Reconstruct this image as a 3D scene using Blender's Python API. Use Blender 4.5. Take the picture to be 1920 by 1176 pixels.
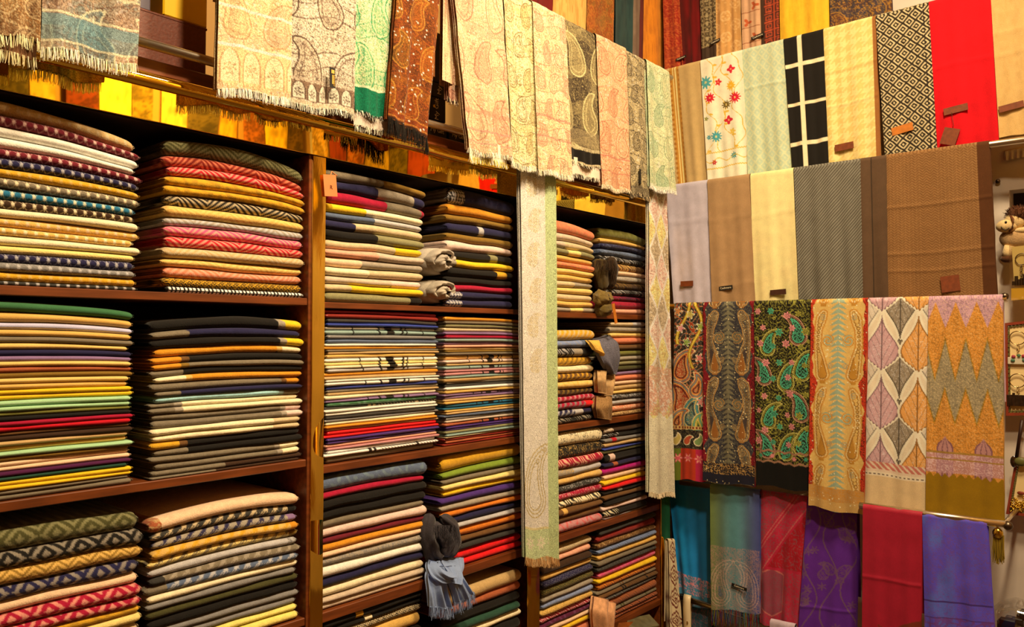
import bpy, math, random
import numpy as np
from mathutils import Vector, Matrix

for o in list(bpy.data.objects):
    bpy.data.objects.remove(o)
scene = bpy.context.scene
COL = scene.collection
random.seed(7)
RNG = np.random.default_rng(7)

# ------------------------------------------------------------------ camera
FPX = 1464.0                       # focal length in pixels of the 1920 x 1176 frame
CAM = Vector((-2.684, -1.5, 1.5))
YAW, PITCH = math.radians(40.6), math.radians(1.64)
cam = bpy.data.cameras.new('camera')
cam.sensor_width = 36.0
cam.lens = 36.0 * FPX / 1920.0
cam.clip_start = 0.02
camera = bpy.data.objects.new('camera', cam)
camera.location = CAM
camera.rotation_euler = (math.pi / 2 + PITCH, 0, YAW - math.pi / 2)
COL.objects.link(camera)
scene.camera = camera

# ------------------------------------------------------------------ light
world = bpy.data.worlds.new('shop_air')
scene.world = world
world.use_nodes = True
world.node_tree.nodes['Background'].inputs[0].default_value = (1.0, 0.72, 0.42, 1)
world.node_tree.nodes['Background'].inputs[1].default_value = 0.05
TINT = np.array((1.0, 0.74, 0.43))          # colour of the warm bulbs


def lamp(name, loc, aim, power, size, spread=150):
    l = bpy.data.lights.new(name, 'AREA')
    l.shape = 'DISK'
    l.size = size
    l.energy = power
    l.color = tuple(TINT)
    l.spread = math.radians(spread)
    o = bpy.data.objects.new(name, l)
    o.location = loc
    o.rotation_euler = (Vector(aim) - Vector(loc)).to_track_quat('-Z', 'Y').to_euler()
    COL.objects.link(o)
    return o


lamp('ceiling_lamp_1', (-1.85, -1.50, 3.42), (-2.0, 0.0, 1.6), 78, 0.20)
lamp('ceiling_lamp_2', (-1.15, -1.50, 3.42), (-1.0, 0.0, 1.7), 56, 0.20)
lamp('ceiling_lamp_3', (-0.95, -1.35, 3.42), (-0.1, -0.6, 1.6), 32, 0.20)
lamp('opposite_wall_fill', (-1.00, -1.75, 3.42), (-0.7, -2.7, 2.5), 46, 0.20, 90)  # unseen fill, added to brighten the opposite scarves mirrored in the gold header

scene.view_settings.view_transform = 'Standard'
scene.view_settings.look = 'None'
scene.view_settings.gamma = 1.0
scene.view_settings.use_curve_mapping = False
scene.view_settings.exposure = -0.95

# ------------------------------------------------------------------ projection helpers
_F = Vector((math.cos(YAW) * math.cos(PITCH), math.sin(YAW) * math.cos(PITCH), math.sin(PITCH)))
_R = Vector((math.sin(YAW), -math.cos(YAW), 0))
_U = _R.cross(_F)


def ray(px, py):
    return _F * FPX + _R * (px - 960.0) - _U * (py - 588.0)


def pL(px, py, y=0.0):             # point of the shelf wall plane Y = y that a pixel looks at
    d = ray(px, py)
    return CAM + d * ((y - CAM.y) / d.y)


def pR(px, py, x=0.0):             # point of the rail wall plane X = x
    d = ray(px, py)
    return CAM + d * ((x - CAM.x) / d.x)


# ------------------------------------------------------------------ colour
def lin(c):
    c = np.asarray(c, float) / 255.0
    return np.where(c <= 0.04045, c / 12.92, ((c + 0.055) / 1.055) ** 2.4)


GAIN = 0.95
_T = np.array((1.0, 0.85, 0.62))


def alb(c, g=1.0):                 # cloth colour from the colour it shows in the warm light
    return np.clip(lin(c) * GAIN * g / _T, 0.004, 0.86)


PAL = {k: tuple(int(v[i:i + 2], 16) for i in (0, 2, 4)) for k, v in dict(
    cream='F3D9A0', ivory='F8E6C0', butter='F2CF72', gold='E0AA50', honey='EBBD62', mustard='D69A22',
    amber='D98A1E', yellow='F0BC1E', tan='C99E5E', sand='D2B27C', beige='CDB08A', taupe='7D6C50',
    greige='A39072', grey='857B6C', silver='BDB09E', charcoal='3A352C', black='1A1611', navy='25213C',
    slate='5C6470', steel='8089A0', teal='2A6A7C', aqua='A9D0BE', sage='8FA08A', mint='ABCB8A',
    green='3E6B3C', forest='2A4A34', olive='77702C', khaki='8C8050', umber='4A4420', brown='6E4822',
    chocolate='3E2716', bronze='85601E', rust='AC5830', orange='DC761E', coral='E07C50', salmon='E8A078',
    peach='F0C08C', blush='E8BFA0', pink='DB4F6C', rose='C98478', crimson='A8142E', red='C81420',
    scarlet='E01818', maroon='701C24', wine='581A30', plum='50183A', purple='4C2C68', mauve='8E6A84',
    lavender='C9BDC9', magenta='B81868', blue='38448A', lemon='F4D868', white='FBF0DC', fern='7C8C28',
    skin='E8B088', denim='7C8CA4', oxblood='8A2418').items()}


# ------------------------------------------------------------------ scene helpers
def tag(o, label=None, cat=None, group=None, kind=None):
    if label: o['label'] = label
    if cat: o['category'] = cat
    if group: o['group'] = group
    if kind: o['kind'] = kind
    return o


def empty(name, loc=(0, 0, 0)):
    o = bpy.data.objects.new(name, None)
    o.location = loc
    o.empty_display_size = 0.05
    COL.objects.link(o)
    return o


def wloc(o):
    p = Vector((0, 0, 0))
    while o is not None:
        p = p + o.location
        o = o.parent
    return p


def mk(name, V, F, mat, cols=None, parent=None, smooth=True, origin=None):
    """one mesh object from numpy vertices and quad (or triangle) faces"""
    V = np.asarray(V, float)
    if origin is None:
        origin = V.mean(0) if parent is None else np.zeros(3)
        if parent is None:
            origin[2] = V[:, 2].min()
    origin = np.asarray(origin, float)
    me = bpy.data.meshes.new(name)
    nf, k = F.shape
    me.vertices.add(len(V))
    me.vertices.foreach_set('co', (V - origin).astype(np.float32).ravel())
    me.loops.add(nf * k)
    me.loops.foreach_set('vertex_index', F.astype(np.int32).ravel())
    me.polygons.add(nf)
    me.polygons.foreach_set('loop_start', np.arange(0, nf * k, k, dtype=np.int32))
    me.polygons.foreach_set('use_smooth', np.full(nf, smooth))
    if cols is not None:
        a = me.color_attributes.new('Col', 'FLOAT_COLOR', 'POINT')
        c4 = np.ones((len(V), 4), np.float32)
        c4[:, :3] = cols
        a.data.foreach_set('color', c4.ravel())
    me.update(calc_edges=True)
    me.validate()
    me.materials.append(mat)
    o = bpy.data.objects.new(name, me)
    COL.objects.link(o)
    o.location = origin
    if parent is not None:
        o.parent = parent
        o.location = Vector(origin) - wloc(parent)
    return o


def gridF(nu, nv, base=0, wrap=False):
    i = np.arange(nu if wrap else nu - 1)
    j = np.arange(nv - 1)
    I, J = np.meshgrid(i, j, indexing='ij')
    I2 = (I + 1) % nu
    return (base + np.stack([I * nv + J, I2 * nv + J, I2 * nv + J + 1, I * nv + J + 1], -1)).reshape(-1, 4)


class MB:
    """collects boxes, tubes, lathes into one mesh (quads)"""
    def __init__(s): s.V, s.F, s.C, s.n = [], [], [], 0

    def add(s, V, F, col=None):
        V = np.asarray(V, float)
        s.V.append(V); s.F.append(np.asarray(F) + s.n); s.n += len(V)
        s.C.append(np.tile(np.asarray(col if col is not None else (1, 1, 1), float), (len(V), 1)))
        return s

    def box(s, lo, hi, bev=0.0, col=None):
        lo, hi = np.minimum(lo, hi), np.maximum(lo, hi)
        b = min(bev, (hi - lo).min() * 0.45)
        if b <= 0:
            V = [(x, y, z) for x in (lo[0], hi[0]) for y in (lo[1], hi[1]) for z in (lo[2], hi[2])]
            F = [(0, 1, 3, 2), (4, 6, 7, 5), (0, 4, 5, 1), (2, 3, 7, 6), (0, 2, 6, 4), (1, 5, 7, 3)]
            return s.add(V, np.array(F), col)
        # chamfered box: 3 vertices per corner
        V, idx = [], {}
        for cx in (0, 1):
            for cy in (0, 1):
                for cz in (0, 1):
                    p = np.array([(lo, hi)[c][k] for k, c in enumerate((cx, cy, cz))])
                    sg = np.array([1 - 2 * cx, 1 - 2 * cy, 1 - 2 * cz])
                    for a in range(3):          # vertex on the face normal to axis a
                        q = p + b * sg
                        q[a] = p[a]
                        idx[(cx, cy, cz, a)] = len(V); V.append(q)
        F = []
        for a in range(3):
            u, v = [k for k in range(3) if k != a]
            for c in (0, 1):
                ring = []
                for (cu, cv) in ((0, 0), (1, 0), (1, 1), (0, 1)):
                    k = [0, 0, 0]; k[a], k[u], k[v] = c, cu, cv
                    ring.append(idx[(*k, a)])
                F.append(ring)
            for cu in (0, 1):                 # edge along axis a
                for cv in (0, 1):
                    r = []
                    for c, order in ((0, (u, v)), (1, (v, u))):
                        k = [0, 0, 0]; k[a], k[u], k[v] = c, cu, cv
                        r += [idx[(*k, order[0])], idx[(*k, order[1])]]
                    F.append(r)
        for cx in (0, 1):
            for cy in (0, 1):
                for cz in (0, 1):
                    pass
        Fq = np.array(F)
        return s.add(V, Fq, col)

    def tube(s, path, rad, n=12, col=None, caps=True):
        path = np.asarray(path, float)
        m = len(path)
        rad = np.broadcast_to(np.asarray(rad, float), (m,))
        tan = np.gradient(path, axis=0)
        tan /= np.linalg.norm(tan, axis=1)[:, None] + 1e-12
        ref = np.array((0, 0, 1.0)) if abs(tan[:, 2]).mean() < 0.8 else np.array((1.0, 0, 0))
        V = []
        for p, t, r in zip(path, tan, rad):
            a = np.cross(t, ref); a /= np.linalg.norm(a) + 1e-12
            b = np.cross(a, t)
            th = np.linspace(0, 2 * np.pi, n, endpoint=False)
            V.append(p + r * (np.cos(th)[:, None] * a + np.sin(th)[:, None] * b))
        V = np.concatenate(V)
        F = []
        for i in range(m - 1):
            for k in range(n):
                F.append((i * n + k, i * n + (k + 1) % n, (i + 1) * n + (k + 1) % n, (i + 1) * n + k))
        if caps:
            c0, c1 = len(V), len(V) + 1
            V = np.vstack([V, path[0], path[-1]])
            for k in range(0, n, 2):
                F.append((c0, (k + 2) % n, (k + 1) % n, k))
                F.append((c1, (m - 1) * n + k, (m - 1) * n + k + 1, (m - 1) * n + (k + 2) % n))
        return s.add(V, np.array(F), col)

    def ball(s, c, r, nu=16, nv=10, col=None, fn=None):
        th = np.linspace(0, 2 * np.pi, nu, endpoint=False)
        ph = np.linspace(0.02, np.pi - 0.02, nv)
        T, P = np.meshgrid(th, ph, indexing='ij')
        D = np.stack([np.sin(P) * np.cos(T), np.sin(P) * np.sin(T), np.cos(P)], -1).reshape(-1, 3)
        if fn is not None: D = D * fn(D)[:, None]
        return s.add(np.asarray(c) + D * np.asarray(r), gridF(nu, nv, wrap=True), col)

    def build(s, name, mat, parent=None, smooth=False, usecol=False):
        # offset faces were stored with their base already added
        return mk(name, np.vstack(s.V), np.vstack(s.F), mat, np.vstack(s.C) if usecol else None, parent, smooth)


# ------------------------------------------------------------------ materials
def newmat(name):
    m = bpy.data.materials.new(name)
    m.use_nodes = True
    nt = m.node_tree
    return m, nt, nt.nodes['Principled BSDF']


def cloth_mat(name, rough=0.9, sheen=0.15, nscale=700.0, bump=0.12, var=0.12, coat=0.0, fuzz=60.0, fuzzamt=0.10, spec=0.2):
    m, nt, b = newmat(name)
    N = nt.nodes.new
    at = N('ShaderNodeAttribute'); at.attribute_name = 'Col'
    tc = N('ShaderNodeTexCoord')
    n1 = N('ShaderNodeTexNoise'); n1.inputs['Scale'].default_value = nscale; n1.inputs['Detail'].default_value = 1.0
    n2 = N('ShaderNodeTexNoise'); n2.inputs['Scale'].default_value = fuzz; n2.inputs['Detail'].default_value = 3.0
    nt.links.new(tc.outputs['Object'], n1.inputs['Vector']); nt.links.new(tc.outputs['Object'], n2.inputs['Vector'])
    ma = N('ShaderNodeMapRange'); ma.inputs['To Min'].default_value = 1 - var; ma.inputs['To Max'].default_value = 1 + var
    ma.inputs['From Min'].default_value = 0.3; ma.inputs['From Max'].default_value = 0.7
    nt.links.new(n1.outputs['Fac'], ma.inputs['Value'])
    mb = N('ShaderNodeMapRange'); mb.inputs['To Min'].default_value = 1 - fuzzamt; mb.inputs['To Max'].default_value = 1 + fuzzamt
    mb.inputs['From Min'].default_value = 0.3; mb.inputs['From Max'].default_value = 0.7
    nt.links.new(n2.outputs['Fac'], mb.inputs['Value'])
    mu = N('ShaderNodeMath'); mu.operation = 'MULTIPLY'
    nt.links.new(ma.outputs[0], mu.inputs[0]); nt.links.new(mb.outputs[0], mu.inputs[1])
    vm = N('ShaderNodeVectorMath'); vm.operation = 'SCALE'
    nt.links.new(at.outputs['Color'], vm.inputs[0]); nt.links.new(mu.outputs[0], vm.inputs['Scale'])
    nt.links.new(vm.outputs[0], b.inputs['Base Color'])
    b.inputs['Roughness'].default_value = rough
    b.inputs['Specular IOR Level'].default_value = spec
    b.inputs['Sheen Weight'].default_value = sheen
    b.inputs['Sheen Roughness'].default_value = 0.5
    b.inputs['Coat Weight'].default_value = coat
    b.inputs['Coat Roughness'].default_value = 0.12
    bp = N('ShaderNodeBump'); bp.inputs['Strength'].default_value = bump; bp.inputs['Distance'].default_value = 0.002
    nt.links.new(n1.outputs['Fac'], bp.inputs['Height']); nt.links.new(bp.outputs[0], b.inputs['Normal'])
    return m


def flat_mat(name, rgb, rough=0.6, metal=0.0, var=0.0, scale=20.0, coat=0.0, bump=0.0, spec=0.5, dark=None, stretch=None):
    m, nt, b = newmat(name)
    N = nt.nodes.new
    b.inputs['Roughness'].default_value = rough
    b.inputs['Metallic'].default_value = metal
    b.inputs['Coat Weight'].default_value = coat
    b.inputs['Specular IOR Level'].default_value = spec
    c = tuple(rgb) + (1,)
    tc = N('ShaderNodeTexCoord'); mp = N('ShaderNodeMapping')
    if stretch: mp.inputs['Scale'].default_value = stretch
    n = N('ShaderNodeTexNoise'); n.inputs['Scale'].default_value = scale; n.inputs['Detail'].default_value = 5.0
    nt.links.new(tc.outputs['Object'], mp.inputs['Vector']); nt.links.new(mp.outputs[0], n.inputs['Vector'])
    r = N('ShaderNodeValToRGB')
    d = dark if dark is not None else tuple(x * (1 - var) for x in rgb)
    r.color_ramp.elements[0].position = 0.35; r.color_ramp.elements[0].color = tuple(d) + (1,)
    r.color_ramp.elements[1].position = 0.65; r.color_ramp.elements[1].color = c
    nt.links.new(n.outputs['Fac'], r.inputs['Fac']); nt.links.new(r.outputs['Color'], b.inputs['Base Color'])
    if bump:
        bp = N('ShaderNodeBump'); bp.inputs['Strength'].default_value = bump; bp.inputs['Distance'].default_value = 0.004
        nt.links.new(n.outputs['Fac'], bp.inputs['Height']); nt.links.new(bp.outputs[0], b.inputs['Normal'])
    return m


M = {}
M['wool'] = cloth_mat('brushed_wool', 0.95, 0.12, 420, 0.35, 0.10, fuzz=90, fuzzamt=0.10)
M['knit'] = cloth_mat('fine_knit', 0.92, 0.08, 900, 0.25, 0.12, fuzz=50, fuzzamt=0.06)
M['shawl'] = cloth_mat('woven_shawl', 0.88, 0.08, 800, 0.25, 0.14, fuzz=40, fuzzamt=0.06)
M['filigree'] = cloth_mat('jamawar_weave', 0.9, 0.05, 900, 0.2, 0.10, fuzz=40, fuzzamt=0.05)
nt = M['filigree'].node_tree
bs = nt.nodes['Principled BSDF']
src = bs.inputs['Base Color'].links[0].from_socket
N = nt.nodes.new
tc = N('ShaderNodeTexCoord')
wn = N('ShaderNodeTexNoise'); wn.inputs['Scale'].default_value = 38.0; wn.inputs['Detail'].default_value = 2.0
nt.links.new(tc.outputs['Object'], wn.inputs['Vector'])
wv = N('ShaderNodeVectorMath'); wv.operation = 'SCALE'; wv.inputs['Scale'].default_value = 0.045
nt.links.new(wn.outputs['Color'], wv.inputs[0])
ad = N('ShaderNodeVectorMath'); ad.operation = 'ADD'
nt.links.new(tc.outputs['Object'], ad.inputs[0]); nt.links.new(wv.outputs[0], ad.inputs[1])
v1 = N('ShaderNodeTexVoronoi'); v1.feature = 'DISTANCE_TO_EDGE'; v1.inputs['Scale'].default_value = 185.0
v2 = N('ShaderNodeTexVoronoi'); v2.feature = 'F1'; v2.inputs['Scale'].default_value = 270.0
nt.links.new(ad.outputs[0], v1.inputs['Vector']); nt.links.new(ad.outputs[0], v2.inputs['Vector'])
r1 = N('ShaderNodeMapRange'); r1.inputs['From Min'].default_value = 0.02; r1.inputs['From Max'].default_value = 0.13
r1.inputs['To Min'].default_value = 0.56; r1.inputs['To Max'].default_value = 1.0
nt.links.new(v1.outputs['Distance'], r1.inputs['Value'])
r2 = N('ShaderNodeMapRange'); r2.inputs['From Min'].default_value = 0.20; r2.inputs['From Max'].default_value = 0.45
r2.inputs['To Min'].default_value = 1.22; r2.inputs['To Max'].default_value = 0.90
nt.links.new(v2.outputs['Distance'], r2.inputs['Value'])
mm = N('ShaderNodeMath'); mm.operation = 'MULTIPLY'
nt.links.new(r1.outputs[0], mm.inputs[0]); nt.links.new(r2.outputs[0], mm.inputs[1])
sc_ = N('ShaderNodeVectorMath'); sc_.operation = 'SCALE'
nt.links.new(src, sc_.inputs[0]); nt.links.new(mm.outputs[0], sc_.inputs['Scale'])
nt.links.new(sc_.outputs[0], bs.inputs['Base Color'])
M['silk'] = cloth_mat('silk_pashmina', 0.55, 0.10, 700, 0.12, 0.10, fuzz=40, fuzzamt=0.05, spec=0.4)
M['bagged'] = cloth_mat('cloth_in_clear_plastic', 0.6, 0.0, 300, 0.1, 0.08, coat=0.7, fuzz=30, fuzzamt=0.08)
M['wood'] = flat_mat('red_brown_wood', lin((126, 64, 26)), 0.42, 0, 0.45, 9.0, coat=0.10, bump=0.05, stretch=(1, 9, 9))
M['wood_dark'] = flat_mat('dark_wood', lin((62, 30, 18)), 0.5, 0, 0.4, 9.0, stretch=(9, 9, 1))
M['backboard'] = flat_mat('black_brown_backboard', lin((40, 22, 14)), 0.7, 0, 0.3, 12)
M['gold'] = flat_mat('gold_mirror_film', (1.0, 0.68, 0.10), 0.02, 1.0, 0.0, 6.0)
M['goldpost'] = flat_mat('gold_post_film', (1.0, 0.62, 0.09), 0.07, 1.0, 0.15, 5.0, bump=0.05, stretch=(6, 6, 1.2))
M['chrome'] = flat_mat('chrome_tube', (0.86, 0.78, 0.64), 0.28, 1.0, 0.05, 30)
M['brass'] = flat_mat('brass_tube', (0.62, 0.47, 0.22), 0.24, 1.0, 0.2, 30)
M['plaster'] = flat_mat('cream_plaster', lin((170, 132, 76)), 0.9, 0, 0.10, 3)
M['white_paint'] = flat_mat('white_painted_timber', lin((226, 216, 206)), 0.55, 0, 0.12, 7, bump=0.05)
M['ceiling'] = flat_mat('ceiling_paint', lin((150, 118, 76)), 0.9, 0, 0.08, 3)
M['floor'] = flat_mat('stone_floor', lin((96, 70, 48)), 0.5, 0, 0.3, 4)
M['black_plastic'] = flat_mat('black_card', lin((22, 20, 18)), 0.35, 0, 0.2, 20)
M['leather'] = flat_mat('brown_leather_patch', lin((128, 62, 26)), 0.6, 0, 0.3, 90)
M['leather_dark'] = flat_mat('dark_brown_patch', lin((70, 34, 18)), 0.6, 0, 0.3, 90)
M['leather_tan'] = flat_mat('tan_patch', lin((200, 120, 34)), 0.6, 0, 0.2, 90)
M['card'] = flat_mat('orange_card', lin((222, 140, 82)), 0.7, 0, 0.08, 40)
M['black_tape'] = flat_mat('black_woven_label', lin((20, 17, 14)), 0.7, 0, 0.2, 200)
M['ink_white'] = flat_mat('white_thread_lettering', lin((225, 215, 190)), 0.7)
M['ink_gold'] = flat_mat('gold_thread_lettering', lin((220, 180, 80)), 0.6)
M['ink_black'] = flat_mat('black_print', lin((16, 13, 10)), 0.8)


def vertexmat(name, rough=0.6, metal=0.0, coat=0.0):
    m, nt, b = newmat(name)
    at = nt.nodes.new('ShaderNodeAttribute'); at.attribute_name = 'Col'
    nt.links.new(at.outputs['Color'], b.inputs['Base Color'])
    b.inputs['Roughness'].default_value = rough
    b.inputs['Metallic'].default_value = metal
    b.inputs['Coat Weight'].default_value = coat
    return m


M['vc'] = vertexmat('printed_surface', 0.6)
M['vcgloss'] = vertexmat('glossy_printed_surface', 0.3, 0, 0.4)


def clear_mat(name, op=0.35, rough=0.08, tint=(1, 1, 1)):
    m, nt, b = newmat(name)
    N = nt.nodes.new
    g = N('ShaderNodeBsdfGlossy'); g.inputs['Roughness'].default_value = rough
    t = N('ShaderNodeBsdfTransparent'); t.inputs['Color'].default_value = tuple(tint) + (1,)
    mx = N('ShaderNodeMixShader'); mx.inputs[0].default_value = op
    nt.links.new(t.outputs[0], mx.inputs[1]); nt.links.new(g.outputs[0], mx.inputs[2])
    nt.links.new(mx.outputs[0], nt.nodes['Material Output'].inputs['Surface'])
    return m


M['clear'] = clear_mat('clear_plastic_sleeve', 0.28)
M['clear_bag'] = clear_mat('clear_plastic_bag', 0.16)


def lettering(text, size, parent, mat, loc, mtx3, name='lettering', depth=0.0004):
    cu = bpy.data.curves.new('t', 'FONT')
    cu.body = text; cu.size = size; cu.align_x = 'CENTER'; cu.align_y = 'CENTER'; cu.extrude = depth
    cu.resolution_u = 2
    t = bpy.data.objects.new('t', cu)
    COL.objects.link(t)
    dg = bpy.context.evaluated_depsgraph_get()
    me = bpy.data.meshes.new_from_object(t.evaluated_get(dg))
    bpy.data.objects.remove(t); bpy.data.curves.remove(cu)
    me.name = name
    me.transform(mtx3.to_4x4())
    me.materials.clear(); me.materials.append(mat)
    o = bpy.data.objects.new(name, me)
    COL.objects.link(o)
    o.parent = parent
    o.location = Vector(loc) - wloc(parent)
    return o


# ------------------------------------------------------------------ numpy pattern toolbox
def hsh(i, j, seed=0):
    v = np.sin(i * 127.1 + j * 311.7 + seed * 74.7) * 43758.5453
    return v - np.floor(v)


def vnoise(x, y, s, seed=0):
    u, v = x / s, y / s
    i, j = np.floor(u), np.floor(v)
    f, g = u - i, v - j
    f = f * f * (3 - 2 * f); g = g * g * (3 - 2 * g)
    a, b = hsh(i, j, seed), hsh(i + 1, j, seed)
    c, d = hsh(i, j + 1, seed), hsh(i + 1, j + 1, seed)
    return (a * (1 - f) + b * f) * (1 - g) + (c * (1 - f) + d * f) * g


def mixc(c, d, m):
    m = np.clip(np.asarray(m, float), 0, 1)[..., None]
    return c * (1 - m) + np.asarray(d, float) * m


def C(name):
    return np.array(PAL[name] if isinstance(name, str) else name, float)


def tri(u):
    return np.abs((u % 1.0) - 0.5) * 2.0


def arab(x, y, s, seed=0.0):
    u, v = x / s, y / s
    u2 = u + 0.45 * np.sin(2 * np.pi * 0.63 * v + seed) + 0.3 * np.sin(2 * np.pi * 0.31 * (u - v) + 2 * seed)
    v2 = v + 0.45 * np.sin(2 * np.pi * 0.57 * u + 1.7 * seed + 1)
    return np.sin(2 * np.pi * u2) + np.sin(2 * np.pi * v2)


def paisley(x, y, cx, cy, L, ang=0.0, flip=1, fat=0.30):
    """signed distance (in metres, negative inside) to a bent teardrop of length L, tip up at ang = 0"""
    dx, dy = x - cx, y - cy
    ca, sa = math.cos(ang), math.sin(ang)
    a = (dx * ca + dy * sa) * flip
    b = -(-dx * sa + dy * ca)               # up
    d = np.full(np.shape(x), 9.0)
    for t in np.linspace(0, 1, 13):
        px = L * (0.30 * t ** 2.6 - 0.06 * math.sin(math.pi * t))
        py = L * (-0.28 + 0.85 * t - 0.14 * t ** 4)
        r = L * fat * (1 - t) ** 0.75 + L * 0.015
        d = np.minimum(d, np.hypot(a - px, b - py) - r)
    return d


def flower(x, y, cx, cy, R, n=8, k=0.22, ph=0.0):
    th = np.arctan2(y - cy, x - cx)
    return np.hypot(x - cx, y - cy) / (R * (1 - k + k * np.cos(n * th + ph)))

# ================================================================== the room
WALL_Y, WALL_X, OPP_Y, END_X, CEIL = 0.42, 0.22, -2.7, -4.3, 3.5


def struct(name, lo, hi, mat, label):
    o = MB().box(lo, hi).build(name, M[mat])
    return tag(o, label, kind='structure')


struct('floor', (END_X, OPP_Y, -0.05), (WALL_X, WALL_Y, 0), 'floor', 'brown stone shop floor below the shelves')
struct('ceiling', (END_X, OPP_Y, CEIL), (WALL_X, WALL_Y, CEIL + 0.05), 'ceiling', 'cream painted ceiling above the scarf rails')
struct('wall_left', (END_X, WALL_Y, 0), (WALL_X, WALL_Y + 0.05, CEIL), 'plaster', 'cream plaster wall behind the scarf shelves')
struct('wall_back', (END_X, OPP_Y - 0.05, 0), (WALL_X, OPP_Y, CEIL), 'plaster', 'cream plaster wall opposite the scarf shelves')
struct('wall_near', (END_X - 0.05, OPP_Y, 0), (END_X, WALL_Y, CEIL), 'plaster', 'cream plaster wall at the near end of the shop')
# the rail wall: white painted timber with a dark recess near its right end
NY0, NY1 = pR(1893, 400, WALL_X).y, pR(1893, 400, WALL_X).y - 0.20
NZ0, NZ1 = pR(1900, 470, WALL_X).z, pR(1900, 356, WALL_X).z
w = MB()
w.box((WALL_X, NY0, 0), (WALL_X + 0.12, WALL_Y, CEIL))
w.box((WALL_X, OPP_Y, 0), (WALL_X + 0.12, NY1, CEIL))
w.box((WALL_X, NY1, 0), (WALL_X + 0.12, NY0, NZ0))
w.box((WALL_X, NY1, NZ1), (WALL_X + 0.12, NY0, CEIL))
wr = w.build('wall_right', M['white_paint'])
tag(wr, 'white painted wall behind the hanging scarf rails', kind='structure')
MB().box((WALL_X + 0.08, NY1, NZ0), (WALL_X + 0.12, NY0, NZ1)).build('niche_back', M['backboard'], wr)

# ================================================================== cabinets
def zL(px, py, y=0.0): return pL(px, py, y).z


XP1, XP2, XP3 = pL(590, 600).x, pL(1008, 600).x, pL(1241, 600).x     # posts between / after the bays
XB0 = XP1 - 0.80
BAYS = {
    'left': dict(x0=XB0, x1=XP1, shelves=[(570, 559, 14), (575, 862, 14), (573, 1159, 15), (573, 1440, 15)]),
    'middle': dict(x0=XP1, x1=XP2, shelves=[(702, 570, 11), (905, 829, 12), (703, 1119, 18), (703, 1335, 18)]),
    'right': dict(x0=XP2, x1=XP3, shelves=[(1075, 586, 10), (1073, 795, 11), (1083, 995, 12), (1181, 1153, 12)]),
}
HB, HT = zL(330, 238), zL(330, 150)          # gold header: bottom and top edge
CD = 0.37
SHELF = {}
for bn, b in BAYS.items():
    root = empty('shelf_cabinet', ((b['x0'] + b['x1']) / 2, CD / 2, 0))
    tag(root, {'left': 'red-brown wooden shelf bay at the left, holding diamond and herringbone scarves',
               'middle': 'red-brown wooden shelf bay in the middle, holding the plastic-bagged scarves',
               'right': 'red-brown wooden shelf bay at the right, beside the rail wall'}[bn], 'shelf unit', 'wooden scarf shelf bays')
    b['root'] = root
    x0, x1 = b['x0'], b['x1']
    t = 0.018
    gold_w = 0.020
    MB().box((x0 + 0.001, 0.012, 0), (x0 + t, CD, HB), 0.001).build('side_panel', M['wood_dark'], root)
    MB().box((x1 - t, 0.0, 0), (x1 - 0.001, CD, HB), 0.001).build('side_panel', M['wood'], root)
    MB().box((x0 + t, CD - 0.012, 0), (x1 - t, CD, HB)).build('back_panel', M['backboard'], root)
    MB().box((x0 + 0.001, 0.014, HB), (x1 - 0.001, CD, HT - 0.01), 0.001).build('top_board', M['backboard'], root)
    for r, (px, py, th) in enumerate(b['shelves']):
        z1 = zL(px, py); z0 = zL(px, py + th)
        SHELF[(bn, r + 1)] = z1
        sh = MB().box((x0 + t, 0.002, z0), (x1 - t, CD - 0.013, z1), 0.0015).build('shelf', M['wood'], root)
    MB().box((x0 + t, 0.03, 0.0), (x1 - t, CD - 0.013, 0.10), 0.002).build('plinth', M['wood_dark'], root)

# gold mirror-film posts in front of the joints, slightly wavy
def wavy_strip(name, x0, x1, z0, z1, y, mat, parent=None, amp=0.002, seed=1, nx=6, nz=120, thick=0.006):
    xs = np.linspace(x0, x1, nx); zs = np.linspace(z0, z1, nz)
    X, Z = np.meshgrid(xs, zs, indexing='ij')
    Y = y - amp * (vnoise(X, Z, 0.22, seed) + 0.5 * vnoise(X, Z, 0.07, seed + 3) - 0.75)
    front = np.stack([X, Y, Z], -1).reshape(-1, 3)
    body = MB().box((x0, y + 0.0012, z0), (x1, y + thick, z1))
    nf = len(front)
    return mk(name, np.vstack([front, body.V[0]]), np.vstack([gridF(nx, nz), body.F[0] + nf]), M[mat], parent=parent)


for (xa, xb, lab) in ((pL(583, 600).x, pL(606, 600).x, 'gold mirror-film post between the left and middle shelf bays'),
                      (pL(987, 600).x, pL(1008, 600).x, 'gold mirror-film post behind the long mint scarf'),
                      (pL(1238, 1000).x, pL(1254, 1000).x, 'gold mirror-film post in the corner by the teal shawl')):
    o = wavy_strip('gold_post', xa, xb, 0.0, HB - 0.002, -0.006, 'goldpost', amp=0.004, seed=int(-xa * 10))
    tag(o, lab, 'post', 'gold mirror-film posts')

# gold mirror header along the top of all three bays, with rolled upper lip
HX0, HX1 = XB0, pL(1238, 400).x
hd = empty('gold_header', ((HX0 + HX1) / 2, -0.004, HB))
tag(hd, 'gold mirror-film header strip along the top of the shelves, reflecting bright scarves', 'header')
wavy_strip('mirror_strip', HX0, HX1, HB, zL(330, 180), -0.010, 'gold', hd, amp=0.0006, seed=3, nx=120, nz=5, thick=0.010)
zc, rr = (zL(330, 180) + HT) / 2, (HT - zL(330, 180)) / 2
xs = np.linspace(HX0, HX1, 90)
MB().tube(np.stack([xs, -0.003 - 0.002 * vnoise(xs, xs * 0, 0.15, 5), zc + 0 * xs], -1), rr + 0.002 * (vnoise(xs, xs * 0, 0.2, 8) - 0.5), 14).build('rolled_lip', M['gold'], hd, True)
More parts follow.
